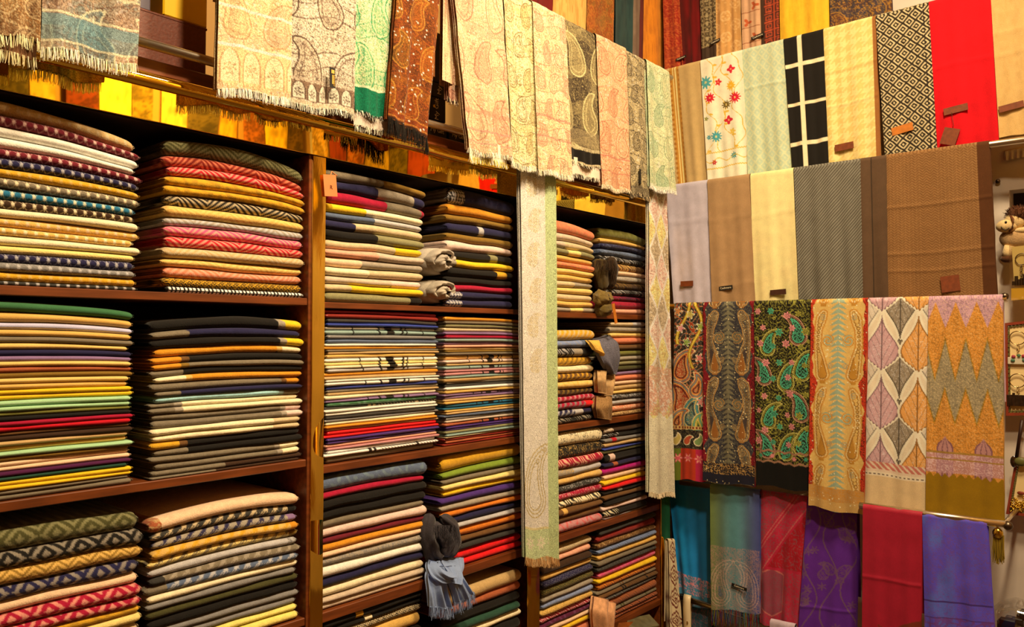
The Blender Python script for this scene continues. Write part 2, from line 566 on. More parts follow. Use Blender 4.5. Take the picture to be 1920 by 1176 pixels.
# wooden ledge and guard rail above it
ledge = MB().box((HX0, 0.016, HT), (HX1, CD, zL(330, 122, 0.012)), 0.002).build('top_ledge', M['wood'])
tag(ledge, 'brown wooden ledge on top of the shelves, under the chrome guard rail', 'ledge')
zr = zL(330, 97, -0.012)
rail = empty('guard_rail', ((HX0 + HX1) / 2, -0.012, zr))
tag(rail, 'chrome guard rail running along the ledge in front of the boxes', 'rail')
MB().tube([(HX0, -0.012, zr), (HX1 + 0.03, -0.012, zr)], 0.0095, 16).build('tube', M['chrome'], rail, True)
for x in (HX0 + 0.3, XP1, XP2, HX1 - 0.02):
    MB().tube([(x, -0.012, zr - 0.008), (x, 0.03, zL(330, 122, 0.012))], 0.005, 8).build('bracket', M['chrome'], rail, True)

# ================================================================== folded scarves on the shelves
def p_diamond(x, v, c, d, q):
    p = 0.0165
    ph = ((x / p) % 1.0 - 0.5) * p
    cell = np.floor(x / p)
    l1 = np.abs(((x + v * 0.75) % p) - p / 2); l2 = np.abs(((x - v * 0.75) % p) - p / 2)
    c = mixc(c, c * 0.4 + d * 0.6, (np.minimum(l1, l2) < 0.0012) * 0.75)
    up = np.where(v > 0, 0.42, 0.62)
    return mixc(c, d, (np.abs(ph) * 1.3 + np.abs(v) * up < 0.0038) * 0.80)


def p_herring(x, v, c, d, q):
    P = 0.062
    k = np.floor(x / P + 0.3); dirn = np.where(k % 2 == 0, 1.0, -1.0)
    s = np.sin(2 * np.pi * (dirn * (x - k * P) + v * 1.1 + 0.004 * np.sin(x * 60)) / 0.0125)
    return mixc(c, d, np.clip(s * 1.6 + 0.4, 0, 1) * 0.85)


def p_zig(x, v, c, d, q):
    s = np.sin(2 * np.pi * (v + 0.0055 * tri(x / 0.0085)) / 0.0058)
    return mixc(c, d, s > 0.1)


def p_check(x, v, c, d, q):
    return mixc(c, d, (((x / 0.0085) % 1) > 0.42) & (((v + 0.003) / 0.0085 % 1) > 0.3))


def p_ikat(x, v, c, d, q):
    P = 0.058
    n = 0.12 * (vnoise(x, v, 0.004, 3) - 0.5)
    D = tri(x / P) + np.abs(v) / 0.030 + n
    s = np.sin(2 * np.pi * D * 1.55 + 0.6)
    return mixc(c, d, np.clip(s * 2.2 + 0.2, 0, 1) * 0.82)


def p_chev(x, v, c, d, q):
    n = 0.0015 * (vnoise(x, v, 0.004, 5) - 0.5)
    s = np.sin(2 * np.pi * (v + 0.016 * tri(x / 0.036) + n) / 0.0115)
    return mixc(c, d, np.clip(s * 2.0 + 0.3, 0, 1) * 0.8)


def p_streak(x, v, c, d, q):
    n = vnoise(x, v, 0.005, 7)
    s = np.sin(2 * np.pi * (x - v * 0.9) / 0.026) + 0.9 * np.sin(2 * np.pi * (x - v * 0.9) / 0.0065) * (v < 0.003)
    return mixc(c, d, np.clip((s + n * 1.3 - 0.75) * 2.5, 0, 1) * 0.9)


def p_hound(x, v, c, d, q):
    P = 0.0105
    a, b = (x / P) % 1, (v / P) % 1
    m = ((a < 0.5) & (b < 0.5)) | ((((a + b) * 2) % 1 < 0.5) & ((a < 0.5) ^ (b < 0.5)))
    return mixc(c, d, m)


def p_swirl(x, v, c, d, q):
    a = np.sin(2 * np.pi * (x / 0.017 + 0.35 * np.sin(2 * np.pi * x / 0.06) + v / 0.028 + 0.2 * np.sin(v * 260)))
    b = vnoise(x, v, 0.02, 11)
    return mixc(c, d, np.clip((a + (b - 0.5) * 1.6) * 2.2 - 0.5, 0, 1) * 0.85)


def p_zebra(x, v, c, d, q):
    a = np.sin(2 * np.pi * ((x + v * 0.8) / 0.0095 + 0.45 * np.sin(2 * np.pi * x / 0.05)))
    return mixc(c, d, np.clip(a * 1.8 + 0.1, 0, 1) * 0.85)


def p_arab(x, v, c, d, q):
    a = arab(x, v, 0.019, 1.3)
    return mixc(c, d, np.clip(1 - np.abs(a) / 0.42, 0, 1) * 0.9)


def p_line(x, v, c, d, q):                       # thin zigzag lines
    s = np.abs((v + 0.010 * tri(x / 0.021)) % 0.008 - 0.004)
    return mixc(c, d, np.clip(1 - s / 0.0011, 0, 1) * 0.7)


def p_tweed(x, v, c, d, q):
    n = vnoise(x, v, 0.0028, 5) + 0.5 * vnoise(x, v, 0.0014, 9)
    return mixc(c, d, np.clip((n - 0.72) * 5, 0, 1) * 0.9)


def p_faint(x, v, c, d, q):
    a = arab(x, v, 0.030, 0.4)
    return mixc(c, d, np.clip(a, 0, 1) * 0.35)


def p_horse(x, v, c, d, q):                      # printed black rings, lines and a galloping blob
    w = q['w']; s = x / w
    k = q['k']
    m = (np.abs(s - 0.19 - 0.006 * k) < 0.005) | (np.abs(s - 0.855) < 0.005)
    body = np.abs(s - 0.555 - 0.02 * np.sin(k * 2.1)) < 0.035 + 0.5 * v * (k % 3 - 1)
    legs = (np.abs(s - 0.45 + 1.2 * v) < 0.009) | (np.abs(s - 0.66 - 1.6 * v) < 0.009) | (np.abs(s - 0.70 - 0.8 * v) < 0.006)
    return mixc(c, d, m | body | legs)


def p_band(x, v, c, d, q):                       # a single woven band across the front
    s = x / q['w']
    return mixc(c, d, (np.abs(s - q.get('at', 0.35)) < 0.035))


def p_dashes(x, v, c, d, q):
    s = x / q['w']
    return mixc(c, d, ((np.abs(s - 0.37) < 0.012) | (np.abs(s - 0.41) < 0.012) | (np.abs(s - 0.8) < 0.01)) | (np.sin(2 * np.pi * ((x + v * .8) / 0.010)) > 0.75) & (s > 0.45))


PATS = {k[2:]: f for k, f in list(globals().items()) if k.startswith('p_') and callable(f)}
PWORD = dict(diamond='diamond-patterned', herring='herringbone', zig='zigzag', check='checked', ikat='ikat-diamond',
             chev='chevron', streak='streaky ikat', hound='houndstooth', swirl='swirl-patterned', zebra='zebra-striped',
             arab='scroll-patterned', line='line-patterned', tweed='tweed', faint='faintly patterned', horse='horse-print',
             band='banded', dashes='dash-striped')


def parse(spec):
    """'navy/.47/grey' colour blocks; each block 'base:pattern:second'"""
    parts = spec.split('/')
    blocks, splits = [], []
    for i, p in enumerate(parts):
        if i % 2 == 0:
            q = p.split(':')
            blocks.append((q[0], q[1] if len(q) > 1 else None, q[2] if len(q) > 2 else None))
        else:
            splits.append(float(p))
    names = []
    for b in blocks:
        if b[0] not in names: names.append(b[0])
    if len(names) > 1:
        w = f'{names[0]} and {names[1]} colour-blocked'
    else:
        b = max(blocks, key=lambda b: b[1] is not None)
        w = f'{b[0]} {PWORD[b[1]]}' if b[1] else f'plain {b[0]}'
        if b[1] and b[2] and b[1] in ('ikat', 'swirl', 'zebra', 'hound', 'check', 'zig', 'streak', 'chev', 'herring') and b[2] != b[0]:
            w = f'{b[0]} and {b[2]} {PWORD[b[1]]}'
    return blocks, splits, w


def ordinal(n):
    w = ['top', 'second', 'third', 'fourth', 'fifth', 'sixth', 'seventh', 'eighth', 'ninth', 'tenth', 'eleventh', 'twelfth',
         'thirteenth', 'fourteenth', 'fifteenth', 'sixteenth', 'seventeenth', 'eighteenth', 'nineteenth', 'twentieth']
    if n <= 20: return w[n - 1]
    return f"{n}{'th' if 10 <= n % 100 <= 20 else {1: 'st', 2: 'nd', 3: 'rd'}.get(n % 10, 'th')}"


def folded(name, xl, xr, yf, depth, bot, top, spec, seed, mat='wool', layers=3, slant=0.0):
    """one folded scarf: rounded front fold, soft ends, grooved side edges; bot/top give z over world x"""
    blocks, splits, _ = parse(spec)
    w = xr - xl
    pat = any(b[1] for b in blocks)
    n = int(w / ((0.0014 if xl < -1.6 else 0.0020) if pat else 0.012)) + 2
    tm = float((top(np.array([(xl + xr) / 2])) - bot(np.array([(xl + xr) / 2])))[0])
    re = min(0.011, 0.55 * tm)
    inner = np.linspace(xl + re, xr - re, n)
    for s in splits:
        inner = np.concatenate([inner, [xl + s * w - 0.0007, xl + s * w + 0.0007]])
    inner = np.sort(inner)
    ks = np.array([0.60, 0.84, 0.95]); xo = np.array([0.0, 0.22, 0.58]) * re
    X = np.concatenate([xl + xo, inner, xr - xo[::-1]])
    K = np.concatenate([ks, np.ones(len(inner)), ks[::-1]])
    ry = min(0.80 * tm, 0.018)
    nf = 17 if pat else 9
    ph = np.linspace(np.pi / 2, -np.pi / 2, nf)
    yy = [depth, depth * 0.5, depth * 0.22] if not pat else [depth, depth * 0.45, 0.05, 0.03]
    P_y = np.concatenate([yy, ry - ry * np.cos(ph), yy[::-1]])
    P_t = np.concatenate([np.ones(len(yy)), 0.5 + 0.5 * np.sin(ph), np.zeros(len(yy))])
    arc = np.concatenate([tm * 0.75 + np.array(yy) - ry, ph / (np.pi / 2) * tm * 0.75, -(tm * 0.75 + np.array(yy[::-1]) - ry)])
    B, T = bot(X), top(X)
    # top sags a little towards the back, folds never line up perfectly
    tz = 0.5 + (P_t[None, :] - 0.5) * K[:, None] * 0.97
    Z = B[:, None] + (T - B)[:, None] * tz
    wob = 0.0035 * (vnoise(X, X * 0, 0.06, seed) - 0.5) + slant * (X - xl) / w
    Y = yf + wob[:, None] + P_y[None, :] + (1 - K)[:, None] * ry * 0.7
    m = len(P_y)
    V = np.stack([np.broadcast_to(X[:, None], Y.shape), Y, Z], -1).reshape(-1, 3)
    nx = len(X)
    F = [gridF(nx, m)]
    xx = np.broadcast_to((X - xl)[:, None], Y.shape); vv = np.broadcast_to(arc[None, :], Y.shape)
    s = xx / w
    edge = [0] + splits + [1.01]
    col = np.zeros(Y.shape + (3,))
    for i, b in enumerate(blocks):
        c = np.broadcast_to(C(b[0]), Y.shape + (3,)).copy()
        if b[1]:
            c = PATS[b[1]](xx + seed * 0.0137, vv, c, C(b[2] or 'cream'), dict(w=w, k=seed)) if b[1] not in ('horse', 'band', 'dashes') \
                else PATS[b[1]](xx, vv, c, C(b[2] or 'black'), dict(w=w, k=seed, at=0.25 + 0.1 * (seed % 4)))
        lo, hi = edge[i], edge[i + 1]
        msk = (s >= lo) & (s < hi) if i else (s < hi)
        if len(blocks) > 1 and i:                 # colour joints run a little slanted
            msk = (s + vv * 0.35 >= lo) & (s < hi + 1)
        col[msk] = c[msk]
    col = col.reshape(-1, 3)
    # grooved end faces showing the folded layers
    half = m // 2
    rows = 2 * layers
    Vs, Cs = [V], [col]
    base = len(V)
    for end in (0, 1):
        ci = 0 if end == 0 else nx - 1
        sgn = -1 if end == 0 else 1
        loop = np.arange(m) + ci * m
        topi, boti = loop[:half], loop[::-1][:half]
        prev = topi
        for r in range(1, rows):
            f = r / rows
            pts = V[topi] * (1 - f) + V[boti] * f
            pts[:, 0] += sgn * (0.0035 if r % 2 else -0.006) + 0.002 * (hsh(np.arange(half) * 0 + r, np.arange(half) // 2, seed) - 0.5)
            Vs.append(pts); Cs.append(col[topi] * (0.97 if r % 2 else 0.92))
            cur = np.arange(half) + base; base += half
            F.append(np.stack([prev[:-1], prev[1:], cur[1:], cur[:-1]], -1)); prev = cur
        F.append(np.stack([prev[:-1], prev[1:], boti[1:], boti[:-1]], -1))
        last = np.array([[topi[-1], loop[half], loop[half], boti[-1]]]) if m % 2 else None
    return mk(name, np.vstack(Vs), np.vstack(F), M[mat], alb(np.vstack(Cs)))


def stack(bay, row, side, xl, xr, xref, off, scale, bounds, items, droop=(0, 0), jit=0.005, yf=0.006, kind='folded_scarf', mat='wool',
          depth=0.30, gap=0.0, hidden_left=0.0, arch=0.0, layers=3):
    X0, X1 = pL(xl, 600, yf).x, pL(xr, 600, yf).x
    if xl < -900: X0 = X1 - 0.335
    zb = [zL(xref, off + b / scale, yf) for b in bounds]
    zs = SHELF[(bay, row)]
    zb[-1] = zs + 0.0005
    H = zb[0] - zs
    stackseed = sum(ord(c) for c in bay) * 3 + row * 17 + len(side)
    rnd = random.Random(stackseed)
    xm = (X0 + X1) / 2

    def boundary(k):
        z, sd = zb[k], stackseed + k
        fr = (z - zs) / max(H, 1e-6)
        th = min(abs(zb[max(k - 1, 0)] - z) if k else 0.02, abs(zb[min(k + 1, len(zb) - 1)] - z) if k < len(zb) - 1 else 0.02)

        def f(x):
            u = np.clip((x - X0) / (X1 - X0), 0, 1)
            dr = -(droop[0] * (1 - u) ** 3 + droop[1] * u ** 3) * fr ** 2.2 + arch * fr ** 2 * np.sin(np.pi * u)
            nz = 0 if k == len(zb) - 1 else (vnoise(x, x * 0, 0.09, sd) - 0.5) * th * 0.20
            return z + dr + nz
        return f
    bf = [boundary(k) for k in range(len(zb))]
    rown = {1: 'top', 2: 'second', 3: 'third', 4: 'fourth'}[row]
    noun = 'plastic-bagged scarf' if kind == 'bagged_scarf' else 'folded scarf'
    out = []
    for k, spec in enumerate(items):
        a, b = X0 + rnd.uniform(-jit, jit), X1 + rnd.uniform(-jit, jit)
        a, b = max(a, BAYS[bay]['x0'] + 0.0245), min(b, BAYS[bay]['x1'] - 0.0245)
        _, _, words = parse(spec)
        o = folded(kind, a, b, yf + rnd.uniform(0, 0.008), depth + rnd.uniform(-0.02, 0.02), bf[k + 1], bf[k], spec, k + 1, mat, layers,
                   rnd.uniform(-0.004, 0.004))
        pos = 'topmost' if k == 0 else ('bottom one' if k == len(items) - 1 else f'{ordinal(k + 1)} from top')
        tag(o, f'{words} {noun}, {pos}, {side} stack, {rown} shelf, {bay} bay', 'scarf',
            f'{noun}s in the {side} stack on the {rown} shelf of the {bay} bay')
        if kind == 'bagged_scarf':                 # crumpled open end of the clear sleeve
            zt, zb_ = float(bf[k](np.array([a]))[0]), float(bf[k + 1](np.array([a]))[0])
            for (xe, sg) in ((a, -1), (b, 1)):
                nx, nz = 6, 5
                U, W = np.meshgrid(np.linspace(0, 1, nx), np.linspace(0, 1, nz), indexing='ij')
                Lf = rnd.uniform(0.012, 0.030)
                Lf = max(0.003, min(Lf, a - BAYS[bay]['x0'] - 0.021 if sg < 0 else BAYS[bay]['x1'] - 0.021 - b))
                xx = xe + sg * U * Lf + 0.003 * (hsh(U * 7, W * 5, k) - 0.5)
                yy = yf + 0.012 + W * 0.09 + U * 0.012 + 0.010 * (hsh(U * 9, W * 3, k + 5) - 0.5)
                zz = (zt + zb_) / 2 + (zt - zb_) * (0.35 * (1 - U)) * np.cos(W * 5) + 0.009 * U * (hsh(U * 5, W * 11, k + 9) - 0.5)
                mk('plastic_sleeve', np.stack([xx, yy, zz], -1).reshape(-1, 3), gridF(nx, nz), M['clear'], parent=o, smooth=False)
        out.append(o)
    return out


B = lambda *a: list(a)
# ---- left bay -------------------------------------------------------------------------------------------------------
stack('left', 1, 'left', -999, 256, 0, 170, 3.014,
      B(45, 130, 188, 255, 312, 368, 428, 485, 542, 605, 655, 710, 765, 815, 868, 915, 970, 1020, 1075, 1120),
      ['tan:diamond:sand', 'maroon:diamond:blush', 'ivory', 'ivory', 'maroon:diamond:blush', 'navy:diamond:silver', 'mustard:diamond:gold',
       'taupe:diamond:cream', 'teal:diamond:cream', 'chocolate:diamond:cream', 'cream', 'gold:diamond:peach', 'gold:diamond:cream', 'cream',
       'butter', 'navy:diamond:silver', 'grey:diamond:silver', 'mustard:diamond:gold', 'charcoal:diamond:silver'], droop=(0, 0.030), jit=0.008)
stack('left', 1, 'right', 312, 572, 446, 240, 3.563,
      B(118, 232, 305, 368, 430, 485, 560, 635, 690, 762, 825, 897, 958, 1020, 1080, 1128),
      ['umber:herring:khaki', 'oxblood:herring:coral', 'red:herring:salmon', 'mustard:faint:bronze', 'mustard:faint:bronze', 'black:herring:sand',
       'gold:herring:honey', 'silver:herring:greige', 'pink:herring:salmon', 'red:herring:salmon', 'sand:herring:tan', 'honey:herring:gold',
       'coral:herring:salmon', 'black:zig:mustard', 'black:check:white'], droop=(0.012, 0.028), jit=0.006, arch=0.004)
stack('left', 2, 'left', -999, 247, 0, 550, 2.939,
      B(38, 100, 155, 195, 233, 270, 310, 345, 375, 407, 440, 470, 500, 535, 565, 595, 628, 658, 685, 712, 738, 768, 793, 822, 850, 880,
        908, 935, 962, 990, 1017, 1043, 1070, 1095, 1118, 1140),
      ['green', 'gold', 'lavender', 'gold', 'taupe', 'honey', 'navy', 'mauve', 'honey', 'rust', 'bronze', 'honey', 'gold', 'yellow', 'yellow',
       'mint', 'mint', 'olive', 'black', 'crimson', 'red', 'brown', 'chocolate', 'tan', 'gold', 'mint', 'bronze', 'peach', 'peach', 'plum',
       'forest', 'yellow', 'yellow', 'taupe', 'taupe'], droop=(0, 0.014), jit=0.006, mat='knit')
stack('left', 2, 'right', 292, 568, 436.6, 570, 3.458,
      B(85, 158, 213, 268, 325, 365, 405, 445, 490, 540, 570, 612, 645, 682, 722, 765, 808, 850, 895, 940, 980, 1022, 1058, 1092),
      ['black/.82/greige/.87/yellow', 'taupe/.22/navy', 'black/.82/greige/.87/yellow', 'amber/.81/gold/.85/cream', 'amber/.17/brown/.22/black',
       'amber/.16/bronze/.21/taupe', 'taupe/.19/black', 'cream/.18/gold/.22/amber', 'taupe/.86/brown/.90/amber', 'taupe/.15/navy',
       'aqua/.83/sage/.87/taupe', 'taupe/.14/greige/.19/cream', 'taupe/.14/greige/.19/cream', 'taupe/.84/greige/.88/blush',
       'taupe/.84/greige/.88/blush', 'cream/.8/sand', 'cream/.8/sand', 'mustard/.17/brown/.22/black', 'taupe/.2/black',
       'taupe/.81/greige/.85/cream', 'taupe/.83/greige/.87/cream', 'taupe/.45/chocolate', 'taupe/.4/chocolate'], droop=(0.010, 0.006), jit=0.006,
      arch=0.004)
stack('left', 3, 'left', -999, 272, 141, 900, 4.26,
      B(325, 487, 615, 735, 850, 950, 1055, 1140, 1200, 1290, 1380, 1460),
      ['umber:ikat:khaki', 'black:ikat:greige', 'gold:chev:bronze', 'navy:ikat:greige', 'peach', 'crimson:ikat:salmon', 'crimson:ikat:salmon',
       'mustard:faint:bronze', 'butter', 'sand', 'taupe'], droop=(0.0, 0.004), jit=0.006)
stack('left', 3, 'right', 290, 563, 432, 890, 4.111,
      B(222, 315, 390, 458, 525, 590, 662, 725, 788, 845, 905, 965, 1040, 1100, 1155, 1212, 1266),
      ['rust:tweed:tan/.06/peach', 'charcoal:streak:sand/.93/black', 'greige:streak:navy/.93/mauve', 'gold:streak:mustard/.94/amber',
       'butter:streak:taupe/.93/bronze', 'silver/.93/grey:tweed:silver', 'charcoal/.08/taupe:streak:greige', 'taupe/.12/slate:streak:silver', 'cream', 'grey',
       'umber', 'black', 'grey', 'grey', 'lemon', 'lemon'], droop=(0.012, 0.006), jit=0.007, arch=0.006)
# ---- middle bay -----------------------------------------------------------------------------------------------------
stack('middle', 1, 'left', 611, 795, 702, 310, 4.2,
      B(85, 155, 250, 340, 405, 460, 540, 612, 680, 750, 820, 885, 955, 1015, 1085),
      ['taupe/.55/bronze', 'navy/.5/greige/.88/navy', 'crimson/.6/taupe/.96/crimson', 'yellow/.4/cream', 'slate/.48/silver', 'navy/.3/sand', 'black/.5/khaki',
       'sand/.7/yellow', 'salmon/.5/beige', 'peach/.36/greige', 'cream/.42/sand', 'beige/.66/blush', 'sand/.24/yellow', 'khaki/.86/black'],
      droop=(0.004, 0.014), jit=0.006)
stack('middle', 1, 'right', 843, 965, 913, 340, 4.705,
      B(112, 248, 330, 400, 488, 560, 640, 715, 780, 850, 925, 985, 1050, 1108),
      ['black:hound:silver/.22/navy', 'amber', 'bronze', 'navy/.45/silver/.53/navy', 'bronze', 'blush', 'black/.62/khaki/.74/black', 'greige/.1/yellow',
       'black/.72/mustard/.88/black', 'black', 'crimson', 'navy:hound:silver/.2/navy', 'navy:hound:silver/.2/navy'], droop=(0.0, 0.008), jit=0.004)
y1 = [102, 155, 225, 285, 330, 385, 445, 510, 565, 610, 650, 680, 715, 770, 825, 870, 910, 965, 1015, 1060, 1090, 1145]
y2 = [115, 155, 190, 245, 285, 335, 370, 410, 455, 500, 532, 580, 620, 650, 705, 745, 785, 820, 865, 900, 945, 985, 1050]
stack('middle', 2, 'left', 615, 822, 720, 0, 1, [570 + a / 7.68 for a in y1] + [710 + a / 7.352 for a in y2],
      ['crimson', 'oxblood', 'charcoal', 'blue', 'greige:horse', 'sage:horse', 'grey', 'slate', 'ivory', 'amber', 'taupe', 'tan', 'gold',
       'white:horse', 'butter:horse', 'cream:horse', 'silver:horse', 'amber', 'tan', 'ivory', 'ivory:horse', 'blue', 'taupe', 'tan', 'cream',
       'mauve:horse', 'green:faint:sage', 'charcoal:dashes:sand', 'ivory', 'ivory', 'charcoal', 'grey', 'cream', 'amber', 'tan', 'scarlet',
       'scarlet', 'purple', 'purple', 'salmon', 'rose', 'white', 'white:dashes:black', 'taupe'], jit=0.006, kind='bagged_scarf', mat='bagged', depth=0.28,
      droop=(0, 0.004), layers=1)
y1 = [122, 192, 242, 292, 357, 407, 462, 510, 555, 602, 640, 675, 712, 785, 840, 880, 935, 975, 1025, 1070, 1110]
y2 = [20, 60, 103, 155, 205, 245, 287, 325, 365, 410, 450, 485, 525, 565, 605, 645, 695, 735, 765, 810, 850, 872, 915, 955, 995]
stack('middle', 2, 'right', 838, 984, 905, 0, 1, [580 + a / 8.4 for a in y1] + [710 + a / 8.4 for a in y2],
      ['amber', 'taupe', 'khaki', 'sand', 'mauve', 'crimson', 'sage', 'mauve', 'salmon', 'tan', 'bronze', 'taupe', 'gold:horse', 'blush:horse', 'tan',
       'sage:horse', 'rose', 'rose:horse', 'sage', 'tan', 'tan', 'taupe', 'charcoal', 'white', 'gold', 'mauve:horse', 'mauve', 'tan', 'gold', 'teal:horse',
       'teal', 'gold', 'tan', 'slate', 'grey', 'beige', 'rust:horse', 'purple', 'purple', 'khaki', 'sage', 'sand', 'oxblood', 'rust', 'oxblood'],
      jit=0.005, kind='bagged_scarf', mat='bagged', depth=0.28, droop=(0, 0.006), layers=1)
stack('middle', 3, 'left', 603, 801, 703.6, 850, 3.609,
      B(100, 200, 245, 320, 385, 430, 500, 540, 585, 630, 685, 760, 815, 880, 925, 972),
      ['slate:faint:sage', 'crimson', 'black', 'black', 'taupe', 'blush', 'maroon', 'amber', 'peach', 'greige:tweed:grey', 'ivory', 'navy', 'cream', 'beige',
       'beige'], droop=(0.006, 0.004), jit=0.006)
stack('middle', 3, 'right', 834, 984, 912, 830, 3.4,
      B(42, 135, 185, 215, 255, 295, 345, 385, 425, 475, 505, 560, 605, 650, 700, 748),
      ['mustard', 'fern', 'taupe', 'butter', 'yellow', 'purple', 'greige', 'orange', 'navy', 'silver', 'orange', 'brown', 'charcoal', 'scarlet', 'scarlet'],
      jit=0.006, droop=(0.006, 0))
stack('middle', 4, 'left', 610, 798, 703.6, 850, 3.609,
      B(1030, 1090, 1130, 1190, 1290, 1390, 1490, 1600, 1740), ['black:band:mustard', 'black:band:cream', 'black:zig:sand', 'gold', 'black', 'tan', 'navy', 'brown'], jit=0.006)
stack('middle', 4, 'right', 832, 978, 927, 830, 3.4, B(868, 950, 1010, 1070, 1130, 1180, 1260, 1345),
      ['tan', 'rust', 'black', 'forest', 'cream', 'black', 'brown'], jit=0.007)
# ---- right bay ------------------------------------------------------------------------------------------------------
stack('right', 1, 'left', 1022, 1116, 1074.6, 400, 5.6, B(95, 212, 300, 372, 445, 515, 580, 648, 712, 780, 848, 925, 985, 1038),
      ['coral:faint:tan', 'beige:faint:peach', 'beige/.4/sand', 'khaki/.45/butter/.7/khaki', 'gold', 'coral:faint:gold', 'honey', 'gold', 'sand/.6/greige',
       'greige/.2/honey', 'sand', 'gold', 'greige/.5/butter/.75/greige'], jit=0.008, droop=(0, 0.02))
stack('right', 1, 'right', 1130, 1214, 1181.8, 400, 5.6, B(190, 290, 345, 400, 470, 540, 610, 665, 735, 805, 865, 930, 1005, 1072),
      ['olive:faint:khaki', 'gold', 'navy:arab:slate', 'slate:arab:steel', 'black:swirl:silver', 'brown:swirl:gold', 'peach', 'greige:arab:silver',
       'chocolate:swirl:bronze', 'black:swirl:silver', 'wine:swirl:crimson', 'crimson:arab:maroon', 'salmon'], jit=0.006, droop=(0.004, 0.012))
stack('right', 2, 'left', 1022, 1116, 1073, 590, 5.347, B(155, 255, 335, 422, 512, 595, 667, 745, 815, 880, 950, 1025, 1095),
      ['mustard:streak:sand', 'steel:faint:greige/.72/slate', 'black:swirl:silver/.6/greige/.78/black', 'mustard:streak:bronze', 'cream:faint:sand',
       'brown:streak:mustard', 'honey:faint:mustard', 'chocolate:streak:bronze', 'crimson:streak:rose', 'crimson:streak:grey/.8/scarlet',
       'navy:streak:silver/.6/silver/.78/navy', 'black:swirl:greige'], jit=0.008)
stack('right', 2, 'right', 1148, 1214, 1185, 590, 5.347, B(72, 125, 185, 230, 295, 355, 415, 460, 510, 560, 605, 655, 700, 745, 785, 840, 895, 960, 1008),
      ['sand/.6/silver', 'greige', 'honey', 'coral', 'brown', 'olive', 'greige', 'khaki', 'umber', 'mauve', 'coral', 'peach', 'tan', 'honey', 'charcoal:tweed:silver',
       'silver', 'coral:tweed:peach', 'tan:tweed:brown'], jit=0.006)
stack('right', 3, 'left', 1020, 1130, 1083, 780, 4.9, B(140, 268, 375, 465, 545, 610, 685, 755, 830, 895, 960, 1052),
      ['cream:arab:charcoal', 'black:arab:gold', 'crimson:swirl:peach', 'greige:arab:gold/.5/silver', 'gold:arab:sand', 'charcoal:arab:silver',
       'crimson:arab:blush', 'cream:swirl:black', 'brown:band:gold', 'brown', 'rose:faint:scarlet'], jit=0.006)
stack('right', 3, 'right', 1135, 1214, 1173, 780, 4.9, B(92, 140, 185, 225, 265, 297, 320, 400, 450, 510, 558, 605, 650, 692, 740, 790, 835, 892, 945),
      ['beige:arab:black/.2/chocolate', 'black:swirl:silver/.3/black', 'grey/.15/red/.25/grey', 'tan', 'blue', 'umber', 'black/.1/blush/.22/black', 'navy/.2/rust/.3/navy',
       'magenta', 'peach', 'yellow', 'scarlet', 'black/.3/grey/.4/black', 'brown', 'black', 'blush', 'black:swirl:cream/.3/black', 'grey:swirl:rose/.5/grey'],
      jit=0.006)
stack('right', 4, 'left', 1018, 1112, 1060.7, 950, 5.203, B(385, 460, 530, 610, 662, 740, 815, 870, 935, 1000, 1070, 1120, 1165, 1230, 1300),
      ['sand:line:umber', 'salmon:faint:peach', 'chocolate', 'gold:line:tan', 'navy:line:silver', 'umber:line:gold', 'greige:line:taupe', 'steel:line:silver',
       'gold:line:umber', 'crimson:zebra:blush', 'wine:faint:mauve', 'peach', 'yellow', 'coral'], jit=0.006)
stack('right', 4, 'right', 1124, 1232, 1181.8, 950, 5.203, B(150, 200, 268, 325, 377, 432, 480, 535, 600, 650, 712, 755, 790, 830, 920, 960, 1005, 1056),
      ['charcoal', 'oxblood:line:maroon', 'brown:arab:tan', 'steel:zebra:slate', 'gold:faint:mustard', 'taupe', 'charcoal:line:grey', 'pink:faint:salmon',
       'yellow', 'orange:zebra:brown', 'taupe:dashes:brown', 'brown:dashes:black', 'charcoal:zebra:grey', 'rust:zebra:brown', 'taupe:dashes:umber',
       'rust:zebra:chocolate', 'rust:zebra:chocolate'], jit=0.006)

# ================================================================== hanging scarves
HL, NL = np.array((1.0, 0, 0)), np.array((0, -1.0, 0))      # shelf wall: screen-right and towards the room
HR, NR = np.array((0, -1.0, 0)), np.array((-1.0, 0, 0))     # rail wall
UP = np.array((0, 0, 1.0))


